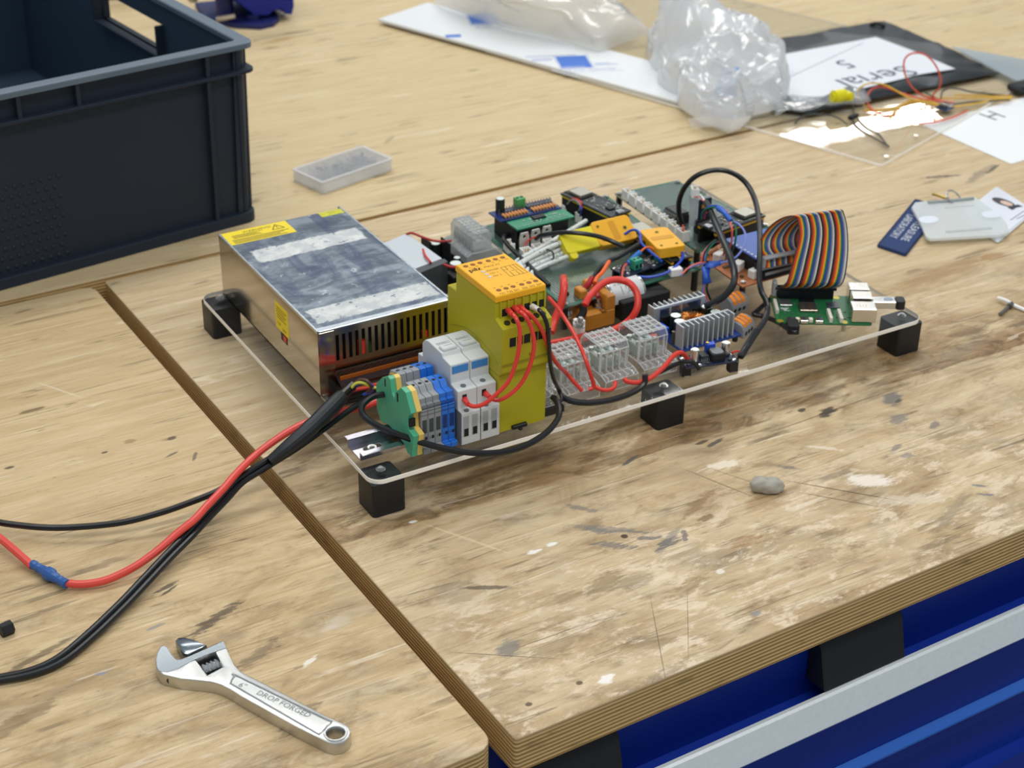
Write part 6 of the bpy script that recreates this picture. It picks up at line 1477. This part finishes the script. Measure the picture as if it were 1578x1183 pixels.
# crumpled clear bag with a yellow plug at the envelope
BAGM = clear('crumpled_clear_bag', '#f4f6f6', .25, '#f4f6f6', .12, .07, 1.5, .9, 60)
cbg = crinkled('clear_bag', [(838.3,568,12)[:2], (881.1,577.2,12)[:2], (930.8,555.9,12)[:2], (966.9,547.5,12)[:2], (953.7,511.1,12)[:2], (879.9,514,12)[:2], (841.7,524.3,12)[:2], (811.7,525.1,12)[:2]], 11, BAGM, None, 9)
tag(cbg, 'crumpled clear bag lying on the front edge of the black envelope', 'bag')
yp = MB(); yp.M = Matrix.Identity(4)
yp.cyl((903.3,528.6,22), (924.8,527.8,22), 8.5, 14, bev=2.5); yp.cyl((924.8,527.8,22), (925.8,516.5,22), 6, 12, bev=2)
tag(yp.build('yellow_plug', mat('bright_yellow_plastic', '#e3d80f', .35)), 'bright yellow plug in the clear bag on the envelope', 'plug')
# ---------------------------------------------------------------- loose jumper wires on the clear sheet
def jumper(lab, pts, m, r=1.15): wire('jumper_wire', lab, pts, r, m, 'wire', None, None, 6)
JY, JR, JB = mat('jumper_yellow', '#e2b32c', .4), mat('jumper_red', '#e0503c', .4), mat('jumper_dark', '#3f4643', .5)
jumper('red jumper wire standing up in a round loop', [(1050,497.2,5), (1022.7,493.9,16), (985,476.4,40), (969.3,474.9,60), (971.1,479.7,75), (977.2,474.1,84), (996.2,471.9,80), (1009.1,465.9,68), (1020.1,463.6,50), (1038.7,480.2,28), (1045.7,495.6,8), (1058.7,470.7,5)], JR)
jumper('red jumper wire in a low half loop beside the yellow ones', [(1060,472.3,6), (1033,503.2,6), (1019.6,531.7,8), (1006.2,548.6,12), (978.9,539.5,16), (955,520.3,14), (947.2,502.9,8), (950.4,481.5,5), (966.6,478,5)], JR)
jumper('yellow jumper wire arching over toward the yellow plug', [(1044.6,467.6,5), (1019,488.3,8), (1006,509.1,14), (993.9,529,22), (976.9,536.5,26), (960.1,538,24), (953.6,536.6,16), (951.2,524.8,8), (950,508,5)], JY)
jumper('yellow jumper wire lying along the sheet to the left', [(1134.5,448.5,6), (1111.1,466.6,6), (1079.5,480.9,6), (1050,497.2,5), (1013.9,500.3,5), (972.7,496.9,4.6), (940.3,509.1,4.6)], JY)
jumper('yellow jumper wire bent down towards the lamp reflection', [(1039.8,464.8,5), (1035.8,493.9,5), (1018.9,505.7,5), (993.6,498.4,4.8), (964,480,4.8), (948,467.9,4.8)], JY)
jumper('yellow jumper wire running right to the tip of the loose bundle', [(1041.3,464,5), (1076.7,454.8,7), (1111.5,455.4,6), (1135.5,450.7,6), (1140.9,456.1,6), (1116.4,472,6), (1080.6,494,6)], JY)
jumper('dark jumper wire curving above the yellow bundle', [(1057.4,493.1,5), (1061.5,496.5,12), (1066.7,491.4,18), (1076.9,483.1,18), (1097.4,477.2,12), (1123.1,467.6,8), (1144.2,457,6)], JB)
jumper('dark jumper wire passing under the small sensor board', [(1055.8,521.7,5), (1053.7,495.1,5), (1052.9,470.7,6), (1084,462.1,6), (1130.9,445,6)], JB)
jumper('dark jumper wire by the crumpled clear bag', [(834,513.6,5), (855.3,523.8,8), (868.2,509.9,12), (888.3,500.8,8), (888.9,478.8,5)], JB)
jumper('dark jumper wire crossing the bright lamp reflection', [(950.4,541.5,8), (928.6,514.2,5), (899,478.4,5), (889.5,438.6,5), (884.6,397.8,5)], JB)
jumper('red jumper wires under the small sensor board to the paper', [(1056.6,445.1,5), (1025.5,435.7,5), (996.2,433.5,5), (969.9,440.1,5)], JR)
jumper('short dark jumper tail near the black connector', [(913.8,488.3,5), (903.6,460.8,5), (902.4,439,5), (884.6,400.1,5)], JB)
mb = MB(frame((902.1,487,5), (1, .25, 0), (-.3, 1, 0))); mb.box(0, 0, 0, 16, 6, 5, .5); tag(mb.build('black_connector', MATTEBLK), 'small black connector beside the lamp reflection on the sheet', 'connector')
se = thing('sensor_board', 'tiny sensor board among the yellow jumper wires', 'circuit board', (1043.1,457.7,5))
SEM = frame((1027.8,452.3,6), (1, .2, 0), (-.2, 1, 0))
mb = MB(SEM); mb.box(0, 0, 0, 17, 17, 2, .2); mb.build('board', mat('pcb_slate_blue', '#33486a', .4), se)
mb = MB(SEM); mb.box(2, 3, 2, 8, 14, 5, .4); mb.build('chip', mat('chip_black', '#25282a', .45), se)
mb = MB(SEM)
for k in range(4): mb.cyl((12, 3+k*3.6, 2), (12, 3+k*3.6, 3.4), 1.3, 8); mb.cyl((17, 3+k*3.6, 3), (24, 3+k*3.6, 3), .5, 6)
mb.build('pins', CHROME, se)
# translucent sheet and pouch at the right edge
mb = MB(); mb.plate([(1204.4,629.5,5)[:2], (1263.3,523.5,5)[:2], (1218.2,479.8,5)[:2], (1180.7,482.7,5)[:2], (1187,525.7,5)[:2]], [], 10.5, 12); tag(mb.build('plastic_sheet', clear('blue_grey_film', '#e6eef2', .6, '#dbe5ec', .15)), 'blue grey translucent plastic sheet at the upper right edge', 'sheet')
mb = MB(); mb.box((1157.3,453.5,4)[0], (1157.3,453.5,4)[1], 4.2, (1157.3,453.5,4)[0]+60, (1157.3,453.5,4)[1]+26, 14, 3); tag(mb.build('black_pouch', MATTEBLK), 'black pouch just visible at the right edge', 'pouch')

# ---------------------------------------------------------------- plastic bags on the white board
BAG = clear('thin_white_bag', '#fdfdfd', .68, '#f7f9fb', .13, .06, 1.4, .35, 22)
cnt = Vector((825, 655, 0))
t = bmesh.new(); bmesh.ops.create_icosphere(t, subdivisions=6, radius=1)
base_poly = [(799.9,783.7,6), (785.3,738.1,6), (758.2,656.7,6), (730.6,588.2,3), (724.8,558.4,3), (745.5,522.4,3), (798,551.8,3), (843,557.4,6), (897.7,637.4,6), (964.3,745,6), (992.6,850.6,6), (943.5,893.7,6)]
bp = [(Vector(p)-cnt) for p in base_poly]
angs = sorted([(math.atan2(p.y, p.x), p.xy.length) for p in bp])
def rad(a):
    n = len(angs)
    for i in range(n):
        a0, r0 = angs[i]; a1, r1 = angs[(i+1) % n]
        if i == n-1: a1 += 2*math.pi
        for aa in (a, a+2*math.pi):
            if a0 <= aa <= a1: return r0+(r1-r0)*(aa-a0)/(a1-a0)
    return angs[0][1]
def ridged(p): return 1-abs(noise.noise(p))*2
def facet(p): return noise.voronoi(p)[0][0]
for v in t.verts:
    d = v.co.copy(); a = math.atan2(d.y, d.x); h = max(0, d.z)
    r = rad(a)
    rh = math.hypot(d.x, d.y)
    p = Vector((rh*math.cos(a)*r, rh*math.sin(a)*r, 0))
    hh = 62+26*noise.noise(Vector((p.x*.012, p.y*.012, 3)))
    spike = 110*math.exp(-((p.x+25)**2+(p.y-95)**2)/(2*20**2))
    z = (h**.75)*(hh+spike)
    k1 = facet(Vector((p.x*.013, p.y*.015, z*.013))+Vector((5, 2, 1))); k2 = facet(Vector((p.x*.028+p.y*.012, p.y*.022, z*.026))+Vector((1, 7, 3))); k3 = ridged(Vector((p.x*.08, p.y*.06, z*.07)))
    z2 = z+min(1, h*2.2)*(46*k1+20*k2+2*k3-34)
    q = p*(1+min(1, h*1.6)*(-.12+.26*k2)+.03*(k3-.5)*min(1, h*4))
    v.co = cnt+Vector((q.x, q.y, max(9.2, z2+9.0) if d.z > 0 else 9.2))
mb = MB(); mb._merge(t)
bg = tag(mb.build('plastic_bag', BAG, angle=14), 'crumpled white translucent plastic bag heaped on the board and sheet', 'bag')
# printed patch on the bag: blue logo seen through film
def patch(poly, m, z): 
    mb = MB(); mb.plate([p[:2] for p in poly], [], z, z+.3); return mb.build('printed_patch', m, bg)
mb = MB(); mb.quad((790.9,613.4,52), (815,608.8,52), (797.4,585.7,22), (769.9,600.5,22)); plabel(mb.build('printed_patch', mat('pale_logo_blue', '#7fa3d4', .4), bg), 'pale blue printed square on the bag')
# thin flap of the bag at the front
fl_ = [[(709.3,568.4,16), (720.2,537.4,26), (739.2,517.1,26), (773.7,525.6,22)], [(710.4,560.4,5), (728.7,543.1,10), (737.3,522.6,7), (754.9,522.4,8)]]
mb = MB(); mb.grid([[Vector(p) for p in r] for r in fl_]); fp = mb.build('front_flap', BAG, bg)
# flat film bag on the left part of the white board
F = [[(665,1150.7,11), (678.5,1072,11), (699.4,995.6,11), (733.6,927.8,11), (757.5,851.1,11), (809.3,861.5,11), (860.4,869.3,14)],
     [(660.3,1117.1,38), (670.7,1038.9,42), (692.2,965.8,40), (726.4,908.8,36), (759.6,852.8,34), (812.5,864.6,30), (853.9,863.9,24)],
     [(662.7,1081.8,62), (664.3,999.5,70), (687.2,940.2,66), (728.2,900.9,58), (777.2,884.2,50), (818.6,878,42), (847.8,871.8,32)],
     [(714.4,1136.6,70), (710.4,1043.7,84), (725.3,978.4,80), (756.4,929.9,70), (790.5,915.5,58), (825.9,913.9,46), (848.4,897.5,36)],
     [(802.9,1254.7,60), (803.2,1165.7,76), (809.4,1081.8,76), (825.6,1017.5,66), (838,983.8,54), (853.3,963.6,42), (863.9,945.3,34)]]
R1 = [catmull(r, 6) for r in F]
cols = [catmull([r[i] for r in R1], 6) for i in range(len(R1[0]))]
rows = [[c[j] + Vector((0, 0, 7*(ridged(c[j]*.014)-.5) + 3*(ridged(c[j]*.04)-.5) if j > 2 else 0)) for c in cols] for j in range(len(cols[0]))]
mb = MB(); mb.grid(rows)
tag(mb.build('plastic_bag', clear('soft_film', '#fdfdfc', .74, '#f3f3f0', .18, .07, 1.6, .5, 20), angle=60), 'smooth white film bag draped over the left half of the white board', 'bag')
wire('plastic_ribbon', 'curled white plastic strip behind the crumpled bag', [(1043.7,961.5,4), (1038.1,935,8), (1030.3,910.3,8), (1020.4,887.5,6)], 2.2, WHITEP, 'strip')

# ---------------------------------------------------------------- tag, cards, key ring
NAVY = mat('navy_fabric', '#1b3568', .75, bump=.4, bscale=900, vary=.15)
tg = thing('fabric_tag', 'navy fabric tag with white stitched lettering at the right', 'tag', (749.6,218.7,0))
tp0, tp1, tp2, tp3 = (Vector((687.3,194.5,3)), Vector((698,161.2,3)), Vector((787,214.1,3)), Vector((807.5,267.5,3)))
wT = (tp1-tp0).length; hT = (tp3-tp0).length; ux = (tp1-tp0)/wT; uy = (tp3-tp0)/hT
TM = Matrix(((ux.x, uy.x, 0, tp0.x), (ux.y, uy.y, 0, tp0.y), (0, 0, 1, 3), (0, 0, 0, 1)))
mb = MB(TM); mb.rbox(0, 0, -2.6, wT, hT, 0, 3, 4, .6); mb.build('cloth', NAVY, tg)
mb = MB(TM); mb.plate(rr(.4, .4, wT-.4, hT-.4, 3), [rr(2, 2, wT-2, hT-2, 2)], 0, .5, .2); mb.build('stitched_hem', mat('navy_hem', '#14284f', .8), tg)
mb = MB()
L1 = frame(TM @ Vector((wT*.54, hT*.60, .05)), TM.to_3x3() @ Vector((0, -1, 0)), TM.to_3x3() @ Vector((1, 0, 0)))
text_bm(mb, 'PLEASURE', 12.5, L1, sx=1.0, lift=.1)
text_bm(mb, 'LABORATORY', 12.5, frame(TM @ Vector((wT*.16, hT*.68, .05)), TM.to_3x3() @ Vector((0, -1, 0)), TM.to_3x3() @ Vector((1, 0, 0))), sx=.85, lift=.1)
mb.ring(TM @ Vector((wT*.55, hT*.82, .1)), 5, .5, TM.to_3x3() @ Vector((0, 0, 1)), 16, 5)
mb.build('lettering', mat('stitched_white', '#cfd3da', .7), tg)
HOLD = mat('frosted_holder', '#e4eaea', .35, coat=.3)
c2 = thing('card_holder', 'tilted card holder with a small portrait photo at the right edge', 'card holder', (872,201.2,0))
q = [Vector((915.7,250.2,4)), Vector((909.5,176.4,4)), Vector((806.3,137.8,4)), Vector((819.1,209.8,4))]
wC = (q[2]-q[3]).length; hC = (q[0]-q[3]).length; ux = (q[2]-q[3])/wC; uy = (q[0]-q[3])/hC
CM2 = Matrix(((ux.x, uy.x, 0, q[3].x), (ux.y, uy.y, 0, q[3].y), (0, 0, 1, 4), (0, 0, 0, 1)))
mb = MB(CM2); mb.rbox(0, 0, -3, wC, hC, -1.6, 3, 4, .3); mb.build('back', HOLD, c2)
mb = MB(CM2); mb.rbox(2, 2, -1.5, wC-2, hC-2, -.6, 3, 4, .2); mb.build('card', mat('card_white', '#e3e7f0', .35), c2)
pm_ = frame((887.8,208.1,4.2), Vector((889.3,232.7,4))-Vector((892,202.3,4)), Vector((873.9,204,4))-Vector((902.8,217,4)))
def disc(name, m, cx, cy, rx, ry, z):
    mb = MB(pm_); mb.plate([(cx+rx*math.cos(a*math.pi/12), cy+ry*math.sin(a*math.pi/12)) for a in range(24)], [], z, z+.05); mb.build(name, m, c2)
disc('printed_hair', mat('print_dark_hair', '#39373c', .5), 3, 0, 15, 8, -.6)
disc('printed_face', mat('print_skin', '#d9bba8', .5), -1, 0, 8, 5, -.5)
mb = MB(pm_); mb.plate([(-17, -9), (-10, -8), (-9, 8), (-17, 9), (-15, 0)], [], -.55, -.5); mb.build('printed_shoulders', mat('print_dark_suit', '#1f2630', .5), c2)
mb = MB()
for a_, b_ in (((858.5,171.7,3.5), (889.9,182.4,3.5)), ((867.3,170.8,3.5), (885.9,174.6,3.5))): mb.tube([a_, b_], .6, 4, 2)
mb.build('printed_lines', mat('print_grey', '#8a90a0', .5), c2)
ch = thing('card_holder', 'milky card holder with two thumb notches lying over the navy tag', 'card holder', (812.4,201,5))
HP = [(779.2,242.8,9), (791,250.5,9), (803,248,9), (860.7,228.9,9), (854,197.9,9), (840.5,159.8,9), (824.4,141.8,9), (810.9,141.7,9), (739.2,169.8,9), (739.5,177.1,9), (753.3,198,9)]
mb = MB(); mb.plate([p[:2] for p in HP], [], 5.5, 8.6, .8); mb.build('shell', clear('milky_holder', '#f6fafa', .8, '#f6fafa', .3, .05), ch)
NOT = mat('card_blue_white', '#dde3f0', .4)
for c in (Vector((771.8,207.9,8.7)), Vector((842.4,185,8.7))):
    mb = MB(); mb.plate([(c.x+12*math.cos(k*math.pi/10), c.y+9*math.sin(k*math.pi/10)) for k in range(20)], [], 8.62, 8.8, .05); mb.build('thumb_notch', NOT, ch)
RDG = clear('milky_ridge', '#f2f5f5', .8, '#eef2f2', .2)
mb = MB(); mb.tube([(765,173.7,9.3), (815.2,157.6,9.3)], 1.4, 8, 2); mb.build('moulded_ridge', RDG, ch)
mb = MB(); mb.tube([(809,222.5,9), (843.2,211.8,9)], .6, 6, 2); mb.build('moulded_ridge', RDG, ch)
mb = MB(); mb.tube([(802,241.7,9.3), (831.3,231.8,9.3), (854.4,225.4,9.3)], 2.2, 8, 2); mb.build('clip_bar', mat('grey_clip', '#a9b0b0', .3, .4), ch)
mb = MB(); mb.ring((833.4,234.4,11), 10, 1.0, (.2, -.6, .8), 24, 6); tag(mb.build('key_ring', STEEL), 'steel key ring behind the milky card holder', 'key ring')
mb = MB(); mb.tube([(828.7,262.6,6), (830.2,252.9,7), (829.7,242.2,8)], 1.6, 8); tag(mb.build('brass_key', mat('brass_metal', '#b8a04e', .3, 1.0)), 'brass key tip beside the key ring', 'key')

# ---------------------------------------------------------------- blue tool behind the crate
BT = mat('deep_blue_paint', '#17268a', .45, spec=.3); BTD = mat('deep_blue_paint_dark', '#121c5c', .5)
bt = thing('bench_vise', 'deep blue metal bench vise behind the crate at the top edge', 'vise', (400, 1240, 0))
mb = MB(); mb.plate([(345, 1262), (372, 1206), (402, 1182), (424, 1186), (440, 1204), (470, 1310), (360, 1330)], [], 0, 7, 2); mb.build('base', BTD, bt)
mb = MB(); mb.prism([(396, 22), (404, 14), (425, 11), (432, 16), (446, 18), (452, 9), (462, 7), (466, 20), (462, 120), (352, 120), (356, 60)], 1206, 1300, axis='y', bev=1); mb.build('jaw_body', BT, bt)
mb = MB(); mb.cyl((404, 1214, 7), (404, 1214, 15), 9, 18); mb.cyl((372, 1240, 7), (372, 1240, 40), 13, 18); mb.build('column', BTD, bt)
mb = MB(); mb.ball((345, 1296, 26), 9); mb.tube([(352, 1222, 12), (362, 1216, 14), (376, 1212, 16)], 3.5, 8); mb.build('bright_knob', mat('worn_cream_metal', '#b9ae98', .4, .4), bt)
mb = MB(); mb.ball((441, 1204, 14), 4); mb.ball((447, 1203, 9), 3); mb.build('worn_catch', mat('worn_grey_metal', '#7b7a86', .35, .8), bt)
mb = MB(); mb.box(250, 1420, 0, 335, 1500, 90, 4); tag(mb.build('dark_box', MATTEBLK), 'dark box at the top edge beside the blue vise', 'box')
